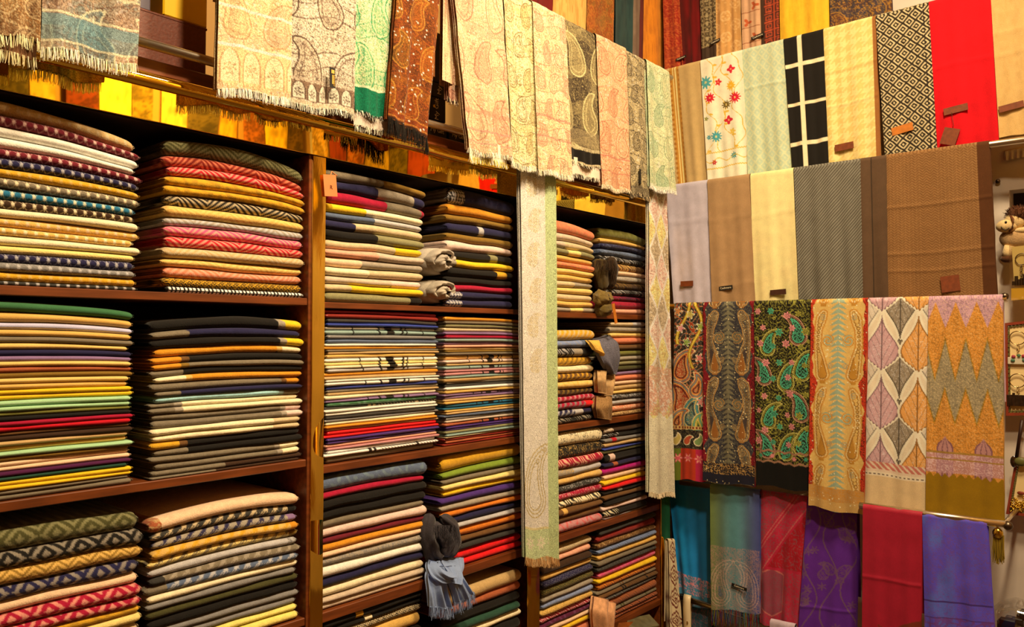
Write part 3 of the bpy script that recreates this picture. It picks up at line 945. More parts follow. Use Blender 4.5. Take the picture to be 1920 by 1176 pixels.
def fringe(parent, pts, N, H, length, col, dens=420, name='fringe', seed=0, knots=False, wid=0.00085, curl=0.22):
    """hanging threads along the polyline pts (bottom edge); one joined part"""
    pts = np.asarray(pts, float)
    seg = np.linalg.norm(np.diff(pts, axis=0), axis=1)
    L = seg.sum()
    n = max(6, int(L * dens * 1.9))
    r = np.random.default_rng(seed + 5)
    t = np.sort(r.random(n)) * L
    cum = np.concatenate([[0], np.cumsum(seg)])
    P0 = np.stack([np.interp(t, cum, pts[:, k]) for k in range(3)], -1)
    ln = length * (0.75 + 0.35 * r.random(n))
    lean = (r.random(n) - 0.5) * curl
    k = 4
    u = np.linspace(0, 1, k)
    lean2 = (r.random(n) - 0.5) * curl
    hx = (lean[:, None] * u + lean2[:, None] * u ** 2) * ln[:, None]
    nz = (r.random(n)[:, None] - 0.45) * 0.012 * u + (r.random(n)[:, None] - 0.5) * 0.004
    zz = -u * ln[:, None]
    ctr = P0[:, None, :] + hx[..., None] * H + nz[..., None] * N + zz[..., None] * UP
    wd = wid * (0.7 + 0.6 * r.random(n))[:, None] * (1 - 0.45 * u)
    ang = r.random(n) * np.pi
    side = np.cos(ang)[:, None] * H + 0.6 * np.sin(ang)[:, None] * N
    A = ctr - wd[..., None] * side[:, None, :]
    Bp = ctr + wd[..., None] * side[:, None, :]
    Cc = ctr + (wd * 0.9)[..., None] * N                        # third ridge: strands have body
    V = np.stack([A, Cc, Bp], 2).reshape(-1, 3)
    F = []
    for j in range(k - 1):
        for e in range(2):
            a = (np.arange(n) * k + j) * 3 + e
            F.append(np.stack([a, a + 1, a + 4, a + 3], -1))
    col = np.asarray(col, float)
    if col.ndim == 1: col = col[None]
    cc = col[r.integers(0, len(col), n)]
    cols = np.repeat(alb(cc) * (0.8 + 0.4 * r.random((n, 1))), k * 3, 0)
    o = mk(name, V, np.vstack(F), M['shawl'], np.clip(cols, 0, 0.86), parent)
    o['kind'] = 'stuff'
    return o


def drape(name, label, wall, TL, TR, BL, BR, pat, sp=0.0026, r=0.013, back=0.30, ripple=0.004, waves=1.6, seed=0, mat='shawl', cat='scarf',
          group=None, fr=None, gain=1.0, bend=None, botwave=0.004, extra=True, crease=None):
    """a scarf folded over a rod: front sheet TL-TR-BR-BL, half turn over the rod, back sheet; vertex colours carry the weave"""
    H, N = (HL, NL) if wall == 'L' else (HR, NR)
    TL, TR, BL, BR = (np.array(p, float) for p in (TL, TR, BL, BR))
    w = np.linalg.norm(TR - TL); h = ((TL - BL)[2] + (TR - BR)[2]) / 2
    nu = max(8, int(w / sp)); nv = max(10, int(h / (sp * 1.1)))
    S, Vv = np.meshgrid(np.linspace(0, 1, nu), np.linspace(0, 1, nv), indexing='ij')
    rs = np.random.default_rng(seed + 11)
    p1, p2, p3 = rs.random(3) * 6.28

    def surf(S, Vv, d=0.0, ext=0.0):
        Se = 0.5 + (S - 0.5) * (1 + ext)
        T = TL + (TR - TL) * Se[..., None]
        Bt = BL + (BR - BL) * Se[..., None]
        Vc = np.clip(Vv, 0, 1)[..., None]
        P = T * (1 - Vc) + Bt * Vc
        P = P - UP * (r * (1 - Vc))
        amp = ripple * (0.25 + 0.75 * np.clip(Vv, 0, 1))
        off = r + d + amp * (np.sin(2 * np.pi * waves * S + p1 + 0.8 * Vv) + 0.5 * np.sin(2 * np.pi * waves * 2.3 * S + p2 - 1.2 * Vv))
        off = off + ripple * 0.5 * (vnoise(S * w, Vv * h, 0.05, seed) - 0.5)
        if crease:                                  # horizontal fold lines pressed into the cloth
            for cv in crease:
                off = off + 0.0018 * np.exp(-((Vv - cv - 0.01 * np.sin(S * 3 + p3)) * h / 0.006) ** 2)
        if bend is not None: off = off + bend(S, Vv)
        P = P + off[..., None] * N
        P = P + UP * (botwave * np.sin(2 * np.pi * 1.3 * S + p3) * np.clip(Vv, 0, 1) ** 6)[..., None]
        return P

    front = surf(S, Vv)
    na, nb = 6, 5
    th = np.linspace(0, np.pi, na + 1)[1:]
    arcs = []
    T = TL + (TR - TL) * S[:, :1]
    base0 = front[:, 0, :]
    for a in th:
        arcs.append(base0 + N * (r * math.cos(a) - r) + UP * r * math.sin(a))
    arcs = np.stack(arcs[::-1], 1)                      # back ... front
    bk = np.stack([arcs[:, 0, :] - UP * (back * (1 - q)) - N * 0.004 * (1 - q) for q in np.linspace(0, 1, nb, endpoint=False)], 1)
    P = np.concatenate([bk, arcs, front], 1)
    nrow = P.shape[1]
    Xm = np.broadcast_to(S[:, :1] * w, (nu, nrow)).copy()
    ym = np.concatenate([np.linspace(-back, -0.04, nb), np.linspace(-math.pi * r, -0.003, na), np.linspace(0, h, nv)])
    Ym = np.broadcast_to(ym[None], (nu, nrow)).copy()
    col = pat(Xm, Ym, w, h)
    Vs, Fs, Cs = [P.reshape(-1, 3)], [gridF(nu, nrow)], [alb(col.reshape(-1, 3), gain)]
    if extra:                                            # inner fold layers, showing at the edges
        for li, (d, ex) in enumerate(((-0.009, 0.012), (-0.015, -0.004))):
            nu2, nv2 = 26, 16
            S2, V2 = np.meshgrid(np.linspace(0, 1, nu2), np.linspace(0, 1, nv2), indexing='ij')
            P2 = surf(S2, V2, d, ex)
            P2 = P2 + H * (0.0015 * (vnoise(S2 + li, V2 * h, 0.07, seed + li) - 0.5) * 2)[..., None]
            c2 = pat(S2 * w, V2 * h, w, h)
            b0 = sum(len(a) for a in Vs)
            Vs.append(P2.reshape(-1, 3)); Fs.append(gridF(nu2, nv2, b0)); Cs.append(alb(c2.reshape(-1, 3) * 0.97, gain))
    o = mk(name, np.vstack(Vs), np.vstack(Fs), M[mat], np.vstack(Cs))
    tag(o, label, cat, group)
    if fr:
        length, colr = fr[0], fr[1]
        dens = fr[2] if len(fr) > 2 else 420
        fringe(o, front[:, -1, :] + UP * 0.003 - N * 0.001, N, H, length, colr, dens, seed=seed)
        if len(fr) > 3:                                 # second, lower fringe of an inner layer
            pass
    o['_f'] = 0
    del o['_f']
    return o


def patch(parent, wall, P, wd, ht, mat, text=None, tmat='ink_white', rot=0.0, name='label_patch', tsize=None, thick=0.0016):
    H, N = (HL, NL) if wall == 'L' else (HR, NR)
    ca, sa = math.cos(rot), math.sin(rot)
    h2, u2 = H * ca + UP * sa, -H * sa + UP * ca
    V = []
    for a in (-1, 1):
        for b in (-1, 1):
            for c in (0, 1):
                V.append(np.array(P) + h2 * a * wd / 2 + u2 * b * ht / 2 + N * c * thick)
    F = np.array([(0, 1, 3, 2), (4, 6, 7, 5), (0, 4, 5, 1), (2, 3, 7, 6), (0, 2, 6, 4), (1, 5, 7, 3)])
    o = mk(name, np.array(V), F, M[mat], parent=parent, smooth=False)
    if text:
        m3 = Matrix((h2, u2, N)).transposed()
        lettering(text, tsize or min(ht * 0.8, wd * 0.20), o, M[tmat], np.array(P) + N * (thick + 0.0004), m3)
    return o


# ------------------------------------------------------------------ woven and embroidered designs
def h_plain(c, var=0.05, c2=None):
    c = C(c)

    def f(X, Y, w, h):
        n = vnoise(X, Y, 0.03, 3)
        return np.broadcast_to(c, X.shape + (3,)) * (1 + var * (n - 0.5))[..., None]
    return f


def bands(X, Y, h, c, lst):
    """woven bands measured from the lower edge: (from, to, colour, strength)"""
    up = h - Y
    for (a, b, k, m) in lst:
        c = mixc(c, C(k), ((up > a) & (up < b)) * m)
    return c


def h_jama(base, ink, accs, s=0.060, fill=0.016, border=(), arches=None, thr=0.6, inkm=0.85, pal_line=None, seed=0.0, lower=None, gold=None, pm=0.42):
    base, ink = C(base), C(ink)
    accs = [C(a) for a in accs]
    pl = C(pal_line) if pal_line is not None else ink

    def f(X, Y, w, h):
        c = np.broadcast_to(base, X.shape + (3,)).copy()
        big = vnoise(X, Y, 0.07, 2 + seed)
        c = mixc(c, accs[0], np.clip((big - 0.45) * 4, 0, 1) * 0.45)
        a = arab(X, Y, fill, 0.7 + seed)
        c = mixc(c, ink, np.clip(1 - np.abs(a) / thr, 0, 1) * inkm)
        a = arab(X + 0.003, Y * 0.9, fill * 2.7, 1.9 + seed)
        c = mixc(c, base, (np.abs(a) < 0.30) * 0.8)
        c = mixc(c, ink, (np.abs(np.abs(a) - 0.36) < 0.07) * inkm)
        rows = np.sin(2 * np.pi * (Y + 0.012 * np.sin(X / 0.03 + seed)) / 0.115)
        c = mixc(c, accs[-1], np.clip(rows - 0.55, 0, 1) * 0.8)
        c = mixc(c, ink, (np.abs(rows - 0.60) < 0.06) * inkm * 0.8)
        sp = vnoise(X, Y, 0.0045, 9 + seed)
        c = mixc(c, base * 0.4 + 0.6 * C('white') if base.mean() > 120 else accs[-1], (sp > 0.80) * 0.6)
        k = 0
        ny = int(h / (s * 1.55)) + 2
        nx = int(w / (s * 1.15)) + 2
        for j in range(-1, ny):
            for i in range(-1, nx):
                cx = (i + 0.5 * (j % 2) + 0.35) * s * 1.15; cy = (j + 0.45) * s * 1.55
                m = (np.abs(X - cx) < s) & (np.abs(Y - cy) < s)
                if not m.any(): continue
                d = paisley(X[m], Y[m], cx, cy, s * 1.15, 0.25 * math.sin(i * 2 + j + seed), 1 if (i + j) % 2 else -1)
                cc = c[m]
                ac = accs[(i + j * 2) % len(accs)]
                cc = mixc(cc, ac, (d < 0) * pm)
                cc = mixc(cc, ink, (d < -s * 0.06) * np.clip(1 - np.abs(arab(X[m], Y[m], fill * 0.6, 2.2)) / 0.6, 0, 1) * inkm)
                cc = mixc(cc, pl, (np.abs(d) < max(s * 0.018, 0.0014)) * 0.85)
                cc = mixc(cc, pl, (np.abs(d + s * 0.12) < max(s * 0.012, 0.0012)) * 0.6)
                c[m] = cc
        up = h - Y
        if arches:
            (y0, y1, pw, bgc, ac) = arches
            m = (up > y0) & (up < y1)
            u = ((X / pw) % 1 - 0.5) * pw
            t = np.clip((up - y0) / (y1 - y0), 0, 1)
            half = pw * 0.40 * np.sqrt(np.clip(1 - np.clip((t - 0.55) / 0.42, 0, 1) ** 1.5, 0, 1))
            ins = (np.abs(u) < half) & (t > 0.06) & (t < 0.97)
            c = mixc(c, C(bgc), m * 0.85)
            c = mixc(c, C(ac), (m & ins) * 0.9)
            c = mixc(c, ink, (m & (np.abs(np.abs(u) - half) < 0.0018) & (t < 0.97)) * 0.8)
            yc = y0 + 0.42 * (y1 - y0)
            fl = np.hypot(u, up - yc) / (pw * 0.30 * (0.75 + 0.25 * np.cos(7 * np.arctan2(u, up - yc))))
            c = mixc(c, ink, (m & (fl < 1) & (fl > 0.70)) * 0.8)
            c = mixc(c, ink, (m & (fl < 0.35)) * 0.6)
        c = bands(X, Y, h, c, border)
        if lower:
            c = mixc(c, C(lower[1]), up < lower[0])
        if gold is not None:
            g = hsh(np.floor(X / 0.0034), np.floor(Y / 0.0034), 5)
            c = mixc(c, C(gold), ((g > 0.975) & (vnoise(X, Y, 0.03, 8) > 0.35)) * 0.95)
        return c
    return f


def h_stripes(X, Y, w, h):
    c = np.broadcast_to(C((205, 165, 98)), X.shape + (3,)).copy()
    s = X / w
    c = mixc(c, C((196, 134, 48)), (s > 0.16) & (s < 0.40))
    c = mixc(c, C((248, 216, 130)), (np.abs(s - 0.245) < 0.018) | (np.abs(s - 0.305) < 0.018))
    dash = (Y / 0.004) % 1 > 0.5
    return mixc(c, C((170, 108, 34)), ((np.abs(s - 0.17) < 0.02) | (np.abs(s - 0.39) < 0.02)) & dash)


def h_embroid(X, Y, w, h):
    c = np.broadcast_to(C((250, 232, 180)), X.shape + (3,)).copy()
    yel = C((226, 170, 40))
    t = Y / h
    top = t < 0.73
    for k in range(4):                                         # wandering vines
        ax = w * (0.18 + 0.22 * k)
        vx = ax + 0.022 * np.sin(Y / 0.035 + k * 1.9) + 0.006 * np.sin(Y / 0.012)
        c = mixc(c, yel, ((np.abs(X - vx) < 0.0017) & top) * 0.85)
        ly = (Y % 0.048) - 0.024
        lf = np.hypot((X - vx - 0.008) / 0.008, ly / 0.0045)
        c = mixc(c, yel, ((lf < 1) & top & (k % 2 == 0)) * 0.8)
    for (fx, fy, R, col, n) in ((0.10, 0.17, .024, (76, 160, 150), 9), (0.18, 0.30, .019, (214, 24, 40), 10), (0.78, 0.34, .021, (206, 20, 40), 12),
                                (0.70, 0.24, .017, (236, 176, 40), 10), (0.56, 0.38, .016, (110, 84, 30), 10), (0.40, 0.19, .013, (220, 40, 40), 5),
                                (0.72, 0.11, .015, (214, 30, 46), 4), (0.60, 0.505, .016, (206, 28, 44), 4), (0.28, 0.615, .020, (66, 150, 146), 11),
                                (0.10, 0.61, .009, (70, 150, 150), 6), (0.68, 0.79, .012, (66, 150, 140), 8), (0.20, 0.815, .010, (200, 24, 40), 6),
                                (0.06, 0.46, .008, (120, 120, 40), 5), (0.68, 0.60, .012, (236, 190, 70), 5)):
        fl = flower(X, Y, fx * w, fy * h, R * 1.15, n)
        c = mixc(c, C(col), (fl < 1) * 0.95)
        c = mixc(c, C((250, 214, 120)), (fl < 0.22) * 0.8)
    for yb in (0.735, 0.86):
        zz = np.abs(Y - yb * h - 0.003 * tri(X / 0.009))
        c = mixc(c, yel, (zz < 0.0022) * 0.8)
    vv = np.abs(Y - 0.80 * h - 0.008 * np.sin(X / 0.011))
    return mixc(c, yel, (vv < 0.0018) * 0.75)


def h_lozenge(bg, ln, P=0.0265, asp=1.15, k=2.0, m=0.75):
    bg, ln = C(bg), C(ln)

    def f(X, Y, w, h):
        c = np.broadcast_to(bg, X.shape + (3,)).copy()
        a = np.abs(((X / P) % 1) - 0.5) + np.abs(((Y / (P * asp)) % 1) - 0.5)       # 0 centre .. 1 corner
        a = np.minimum(a, 1 - a)                                                    # two interlocked lozenges
        return mixc(c, ln, (np.cos(2 * np.pi * a * k) > 0.05) * m)
    return f


def h_grid(X, Y, w, h):
    c = np.broadcast_to(C((26, 21, 15)), X.shape + (3,)).copy()
    m = (np.abs(X / w - 0.40) < 0.055)
    m |= np.abs(((Y - 0.20 * h) / (0.295 * h) + 0.5) % 1 - 0.5) < 0.045
    return mixc(c, C((240, 214, 158)), m)


def h_hound(bg, fg, P=0.020, m=0.6, edge=None):
    def f(X, Y, w, h):
        c = np.broadcast_to(C(bg), X.shape + (3,)).copy()
        a, b = (X / P) % 1, (Y / P) % 1
        k = ((a < 0.5) & (b < 0.5)) | ((((a + b) * 2) % 1 < 0.5) & ((a < 0.5) ^ (b < 0.5)))
        c = mixc(c, C(fg), k * m)
        if edge: c = mixc(c, C(edge), X / w > 0.925)
        return c
    return f


def h_concentric(X, Y, w, h):
    P, A = 0.0400, 1.02
    c = np.broadcast_to(C((48, 38, 24)), X.shape + (3,)).copy()
    u, v = X / P + Y / (P * A) * 0.0, Y / (P * A)
    i, j = np.floor(u + v), np.floor(u - v)
    fa, fb = (u + v) - i - 0.5, (u - v) - j - 0.5
    d = np.maximum(np.abs(fa), np.abs(fb)) * 2
    c = mixc(c, C((204, 178, 124)), ((d > 0.52) & (d < 0.80)) | (d < 0.20))
    seam = np.abs(X / w - 0.90) < 0.012
    return mixc(c, C((40, 30, 22)), (seam & ((Y / 0.012) % 1 < 0.6)))


def h_twill(bg, fg, border=None):
    def f(X, Y, w, h):
        c = np.broadcast_to(C(bg), X.shape + (3,)).copy()
        s = np.sin(2 * np.pi * (X + Y * 0.9) / 0.0105)
        c = mixc(c, C(fg), np.clip(s * 1.4 + 0.4, 0, 1) * 0.75)
        if border:
            e = X / w
            c = mixc(c, C(border), e > 0.735)
            c = mixc(c, C((60, 44, 28)), np.abs(e - 0.845) < 0.006)
        return c
    return f


def h_herring(bg, fg, border):
    def f(X, Y, w, h):
        c = np.broadcast_to(C(bg), X.shape + (3,)).copy()
        P = 0.0105
        k = np.floor(X / P); fx = X - k * P
        sg = np.where(k % 2 == 0, 1, -1)
        s = np.sin(2 * np.pi * (Y + sg * (fx - P / 2) * 0.9) / 0.0085)
        c = mixc(c, C(fg), np.clip(s * 1.4 + 0.35, 0, 1) * 0.55)
        c = mixc(c, C(fg), (np.abs(fx - P / 2) > P * 0.42) * 0.25)
        return mixc(c, C(border), X / w > 0.885)
    return f


def h_multi(X, Y, w, h):                                       # dark ground crowded with branches, tulips and paisleys
    c = np.broadcast_to(C((40, 32, 26)), X.shape + (3,)).copy()
    a = arab(X, Y, 0.010, 0.5)
    c = mixc(c, C((126, 110, 78)), (np.abs(a) < 0.32) * 0.6)
    a2 = arab(X, Y, 0.042, 2.1)
    c = mixc(c, C((176, 66, 30)), (np.abs(a2) < 0.30) * 0.9)
    c = mixc(c, C((226, 190, 120)), (np.abs(np.abs(a2) - 0.34) < 0.07) * 0.9)
    c = mixc(c, C((74, 130, 122)), (np.abs(np.abs(a2) - 0.52) < 0.07) * 0.8)
    t = Y / h
    for (cx, cy, L, col, fl, an) in ((0.30, 0.33, .13, (186, 70, 32), 1, 0.2), (0.22, 0.52, .16, (178, 60, 28), -1, -0.3), (0.62, 0.60, .13, (66, 116, 108), 1, 0.1),
                                     (0.80, 0.45, .09, (190, 84, 40), -1, 0.3), (0.82, 0.66, .07, (146, 156, 50), 1, 0.0), (0.20, 0.64, .09, (190, 90, 40), 1, 0.4)):
        d = paisley(X, Y, cx * w, cy * h, L, an, fl)
        c = mixc(c, C(col), (d < 0) * 0.92)
        for k, kc in ((0.0, (232, 196, 130)), (-0.007, (88, 150, 140)), (-0.013, (226, 180, 90)), (-0.020, (60, 40, 30))):
            c = mixc(c, C(kc), (np.abs(d - k) < 0.0018) * 0.9)
        c = mixc(c, C((206, 176, 110)), ((d < -0.022) & (np.abs(arab(X, Y, 0.009, 2)) < 0.5)) * 0.8)
    for (x0, ph, y1) in ((0.72, 0.0, 0.36), (0.30, 1.6, 0.22)):
        vx = x0 * w + 0.024 * np.sin(Y / 0.040 + ph)
        d = np.abs(X - vx)
        c = mixc(c, C((150, 104, 20)), (d < 0.0068) & (t < y1))
        c = mixc(c, C((206, 164, 36)), (d < 0.0052) & (t < y1))
        c = mixc(c, C((240, 212, 100)), (d < 0.0014) & (t < y1))
    for (cx, cy, col) in ((0.22, 0.13, (220, 140, 130)), (0.88, 0.12, (150, 164, 60)), (0.42, 0.21, (140, 160, 66)), (0.86, 0.30, (212, 116, 100)), (0.12, 0.03, (206, 130, 66)),
                          (0.55, 0.05, (200, 180, 80)), (0.90, 0.55, (214, 130, 110))):
        fl = flower(X, Y, cx * w, cy * h, 0.019, 5, 0.30)
        c = mixc(c, C(col), fl < 1)
        c = mixc(c, C((250, 226, 180)), (fl > 0.80) & (fl < 1))
    c = mixc(c, C((205, 165, 90)), np.abs(t - 0.70) < 0.010)
    c = mixc(c, C((120, 40, 30)), (np.abs(t - 0.70) < 0.006) & (np.sin(X / 0.0018) > 0))
    m2 = t > 0.712
    c = mixc(c, C((36, 28, 22)), m2)
    c = mixc(c, C((110, 96, 60)), m2 & (np.abs(a) < 0.25))
    for i in range(3):
        d = paisley(X, Y, (0.15 + i * 0.36) * w, 0.765 * h, 0.042, 0.6, 1 if i % 2 else -1)
        c = mixc(c, C([(196, 166, 80), (190, 80, 44), (120, 140, 76)][i]), (d < 0) & m2)
        c = mixc(c, C((230, 204, 150)), (np.abs(d) < 0.0016) & m2)
    lo = t > 0.82
    s_ = (X / w)
    c = mixc(c, C((186, 54, 26)), lo)
    c = mixc(c, C((104, 110, 30)), lo & (s_ < 0.25))
    c = mixc(c, C((182, 34, 66)), lo & (s_ > 0.75))
    for i in range(3):
        fl = flower(X, Y, (0.17 + i * 0.34) * w, 0.875 * h, 0.019, 6, 0.3)
        c = mixc(c, C((210, 84, 90)), lo & (fl < 1))
        c = mixc(c, C((236, 160, 120)), lo & (np.abs(fl - 0.6) < 0.12))
    return c


def h_sym(bg, out, fillc, leafc, spine, edge=None, bead=None, hem=None, thr=0.42):
    """mirrored pairs of tall S-paisleys either side of a leafy spine"""
    def f(X, Y, w, h):
        c = np.broadcast_to(C(bg), X.shape + (3,)).copy()
        u = np.abs(X - w / 2)
        a = arab(u, Y, 0.0125, 1.1)
        c = mixc(c, C(leafc), np.clip(1.35 - np.abs(a) / thr, 0, 1) * 0.75)
        if edge is not None:
            em = u > w * (0.42 + 0.045 * np.sin(Y / 0.026) + 0.02 * np.sin(Y / 0.009))
            c = mixc(c, C(edge), em)
            c = mixc(c, C(edge) * 0.55, em & (np.abs(arab(X, Y, 0.012, 3)) < 0.4))
        lf = np.abs((Y - 0.55 * u) % 0.018 - 0.009) < 0.0062 * np.clip(1.1 - u / 0.026, 0, 1) + 0.0008 * (u < 0.02)   # feathery spine leaves
        c = mixc(c, C(spine), (lf & (u < 0.026)) * 0.9)
        c = mixc(c, C(spine), u < 0.0016)
        P = h * 0.375
        key = np.array(((0.0, 0.270, 0.38, 0.125), (0.25, 0.315, 0.21, 0.100), (0.5, 0.370, 0.02, 0.066), (0.72, 0.355, -0.20, 0.072), (0.88, 0.310, -0.34, 0.098), (1.0, 0.265, -0.41, 0.070)))
        ts = np.linspace(0, 1, 20)
        ku, ky, kr = (np.interp(ts, key[:, 0], key[:, i]) for i in (1, 2, 3))
        for j in range(-1, 3):
            cy = (j + 0.55) * P
            d = np.full(X.shape, 9.0)
            for q in range(20):
                d = np.minimum(d, np.hypot(u - ku[q] * w, Y - cy - ky[q] * P) - kr[q] * w)
            yl = (Y - cy) / P
            c = mixc(c, C(bg) * 0.8 + C(fillc) * 0.2, (d < 0.001) * 0.9)
            c = mixc(c, C(leafc), ((d < -0.008) & (yl < 0.12) & (np.abs(arab(X, Y, 0.008, 2)) < 0.7)) * 0.75)
            drop = np.hypot((u - 0.268 * w) / (0.062 * w * np.clip((yl - 0.05) / 0.30, 0.02, 1)), (yl - 0.36) / 0.16 * 0.75 + 0 * u)
            dm = (drop < 1) & (yl > 0.08) & (yl < 0.50)
            c = mixc(c, C(fillc), dm)
            c = mixc(c, C(out), (np.abs(drop - 1.05) < 0.10) & (yl > 0.06) & (yl < 0.50) & (d < -0.006))
            c = mixc(c, C(out), np.abs(d) < 0.0019)
            c = mixc(c, C(out) * 0.75, np.abs(d + 0.0085) < 0.0013)
            for (su, sy, sr) in ((0.185, -0.06, 0.095), (0.285, -0.36, 0.052), (0.135, 0.27, 0.050)):         # inner curls and rosettes
                ra = np.hypot(u - su * w, Y - cy - sy * P) / (sr * w)
                an_ = np.arctan2(Y - cy - sy * P, u - su * w)
                sp_ = np.abs(((ra - an_ / 6.283) * 1.6) % 1 - 0.5)
                c = mixc(c, C(out), (ra < 1.25) & (sp_ < 0.16))
                c = mixc(c, C(spine), (ra < 1.1) & (sp_ > 0.34))
            if bead is not None:
                bd_ = (np.abs(d + 0.0045) < 0.0016) & (np.sin((X + 1.3 * Y) / 0.0011) > 0.35)
                c = mixc(c, C(bead), bd_ * 0.8)
        if hem:
            up = h - Y
            for (q0, q1, k) in hem:
                c = mixc(c, C(k), (up > q0) & (up < q1))
            q0, q1 = hem[0][0], hem[0][1]
            m = (up > q0) & (up < q1)
            c = mixc(c, C(out), m & (np.abs(arab(X, Y, 0.020, 1)) < 0.45))
        if bead is not None:
            g = hsh(np.floor(X / 0.0030), np.floor(Y / 0.0030), 3)
            c = mixc(c, C(bead), (g > 0.985) * 0.9)
        return c
    return f


def h_blackfloral(X, Y, w, h):
    c = np.broadcast_to(C((24, 20, 13)), X.shape + (3,)).copy()
    ol, gr, pk, go = C((160, 150, 56)), C((70, 146, 104)), C((214, 126, 116)), C((158, 112, 78))
    up = h - Y
    body = up > 0.085
    a = arab(X, Y, 0.030, 0.9)
    c = mixc(c, ol, ((np.abs(a) < 0.20) & body) * 0.95)                    # scrolling vines
    a2 = arab(X + 0.01, Y, 0.0145, 2.7)
    c = mixc(c, ol * 0.85, ((a2 > 1.25) & body) * 0.9)                     # little leaves
    c = mixc(c, ol * 0.75, ((np.abs(a2) < 0.10) & (np.abs(a) > 0.5) & body) * 0.8)
    r = random.Random(4)
    for (cx, cy, L, fl) in ((0.28, 0.20, .105, 1), (0.74, 0.13, .12, -1), (0.14, 0.36, .11, -1), (0.60, 0.38, .12, 1), (0.88, 0.32, .12, 1),
                            (0.28, 0.60, .105, 1), (0.78, 0.54, .12, -1), (0.18, 0.76, .11, -1), (0.58, 0.76, .11, 1), (0.88, 0.72, .12, 1)):
        d = paisley(X, Y, cx * w, cy * h, L, 0.25 * fl, fl, 0.24)
        c = mixc(c, C((26, 22, 14)), (d < 0.002) & body)
        comb = np.sin((X * 1.2 - Y) / 0.0011) > -0.3
        c = mixc(c, ol if fl > 0 else go, (d < -0.001) & (d > -0.008) & body & comb)
        c = mixc(c, C((206, 190, 96)) if fl > 0 else C((206, 150, 110)), (np.abs(d + 0.0005) < 0.0013) & body)
        c = mixc(c, gr, (d < -0.0105) & body & (arab(X, Y, 0.013, 2) > -0.2))
        c = mixc(c, gr * 1.35, (np.abs(d + 0.0115) < 0.0012) & body)
    spots = [(i, j) for j in range(9) for i in range(4)]
    for k, (i, j) in enumerate(spots):
        cx = (i + 0.25 + 0.5 * (j % 2) * 0.8 + 0.25 * r.random()) / 4.2; cy = (j + 0.3 + 0.4 * r.random()) * 0.80 / 9 + 0.01
        R = 0.0105 + 0.005 * r.random()
        fl = flower(X, Y, cx * w, cy * h, R, 6, 0.22, k)
        col = (pk, gr, pk, ol * 0.9)[k % 4]
        m = (fl < 1) & body
        c = mixc(c, col, m)
        c = mixc(c, np.minimum(col * 1.28, 255), m & (fl > 0.72) & (fl < 0.92))
        c = mixc(c, col * 0.62, m & (np.abs(fl - 0.48) < 0.09))
    for y0 in (0.125, 0.088):
        c = mixc(c, go, np.abs(up - y0 - 0.003 * np.sin(X / 0.006)) < 0.0035)
    for i in range(5):
        c = mixc(c, (gr, pk)[i % 2], flower(X, Y, (0.1 + 0.2 * i) * w, h - 0.107, 0.009, 6) < 1)
    return mixc(c, C((12, 10, 8)), up < 0.080)


def h_leaf(X, Y, w, h):
    c = np.broadcast_to(C((238, 214, 170)), X.shape + (3,)).copy()
    up = h - Y
    body = up > 0.150
    PX, PY = w * 0.60, h * 0.285
    pink, grey, orng, pale = C((208, 156, 150)), C((150, 130, 100)), C((236, 160, 74)), C((226, 204, 168))

    def onion(cx, cy, hw, hh, tip, k):
        nonlocal c
        u = (X - cx) / hw
        t = (Y - (cy - hh)) / (2 * hh)
        t = t if tip > 0 else 1 - t                              # t = 0 at the pointed end
        tc = np.clip(t, 0, 1)
        half = np.where((t > 0) & (t < 1), np.sin(np.pi * tc ** 1.75) ** 1.25 * 1.0, -1)
        frill = 0.07 * np.sin(X / 0.0016) * np.clip((tc - 0.6) * 3, 0, 1)
        ins = (np.abs(u) < half + frill) & (half > 0) & body
        c = mixc(c, C((246, 226, 184)), (np.abs(u) < half + 0.14) & (half > 0) & body)
        c = mixc(c, k, ins * 0.92)
        a_ = np.abs(arab(X, Y, 0.012, 1.0))
        c = mixc(c, k * 0.74, (ins & (np.abs(np.sin(np.abs(u) * 9 + tc * 15)) < 0.22)) * 0.75)
        c = mixc(c, C('white'), (ins & (a_ < 0.16) & (np.abs(u) < half * 0.7)) * 0.45)
        c = mixc(c, k * 0.62, ins & (np.abs(u) < 0.03))
        c = mixc(c, k * 0.68, ins & (np.abs(u) > half - 0.07))

    for j in range(-1, 4):
        for i in range(-1, 3):
            onion((0.55 + (i - 0.5 * (j % 2)) * 0.0 + (i) * 0.60 - 0.30 * ((j + 1) % 2) * 0 - 0.0) * w, (0.05 + 0.285 * j) * h, PX * 0.50, PY * 0.55, -1, grey if i % 2 == 0 else pale)
    for j in range(-1, 4):
        for i in range(-1, 3):
            onion((0.25 + 0.60 * i) * w, (0.192 + 0.285 * j) * h, PX * 0.48, PY * 0.50, 1, pink if i % 2 == 0 else orng)
    m = (up > 0.118) & (up < 0.150)
    c = mixc(c, C((232, 200, 160)), m)
    c = mixc(c, C((206, 120, 96)), m & (up > 0.126) & (np.sin((X + up) / 0.0030) > -0.2))
    c = mixc(c, C((120, 100, 80)), (np.abs(up - 0.110) < 0.002) & (np.sin(X / 0.002) > 0))
    return mixc(c, C((226, 190, 132)), up < 0.104)


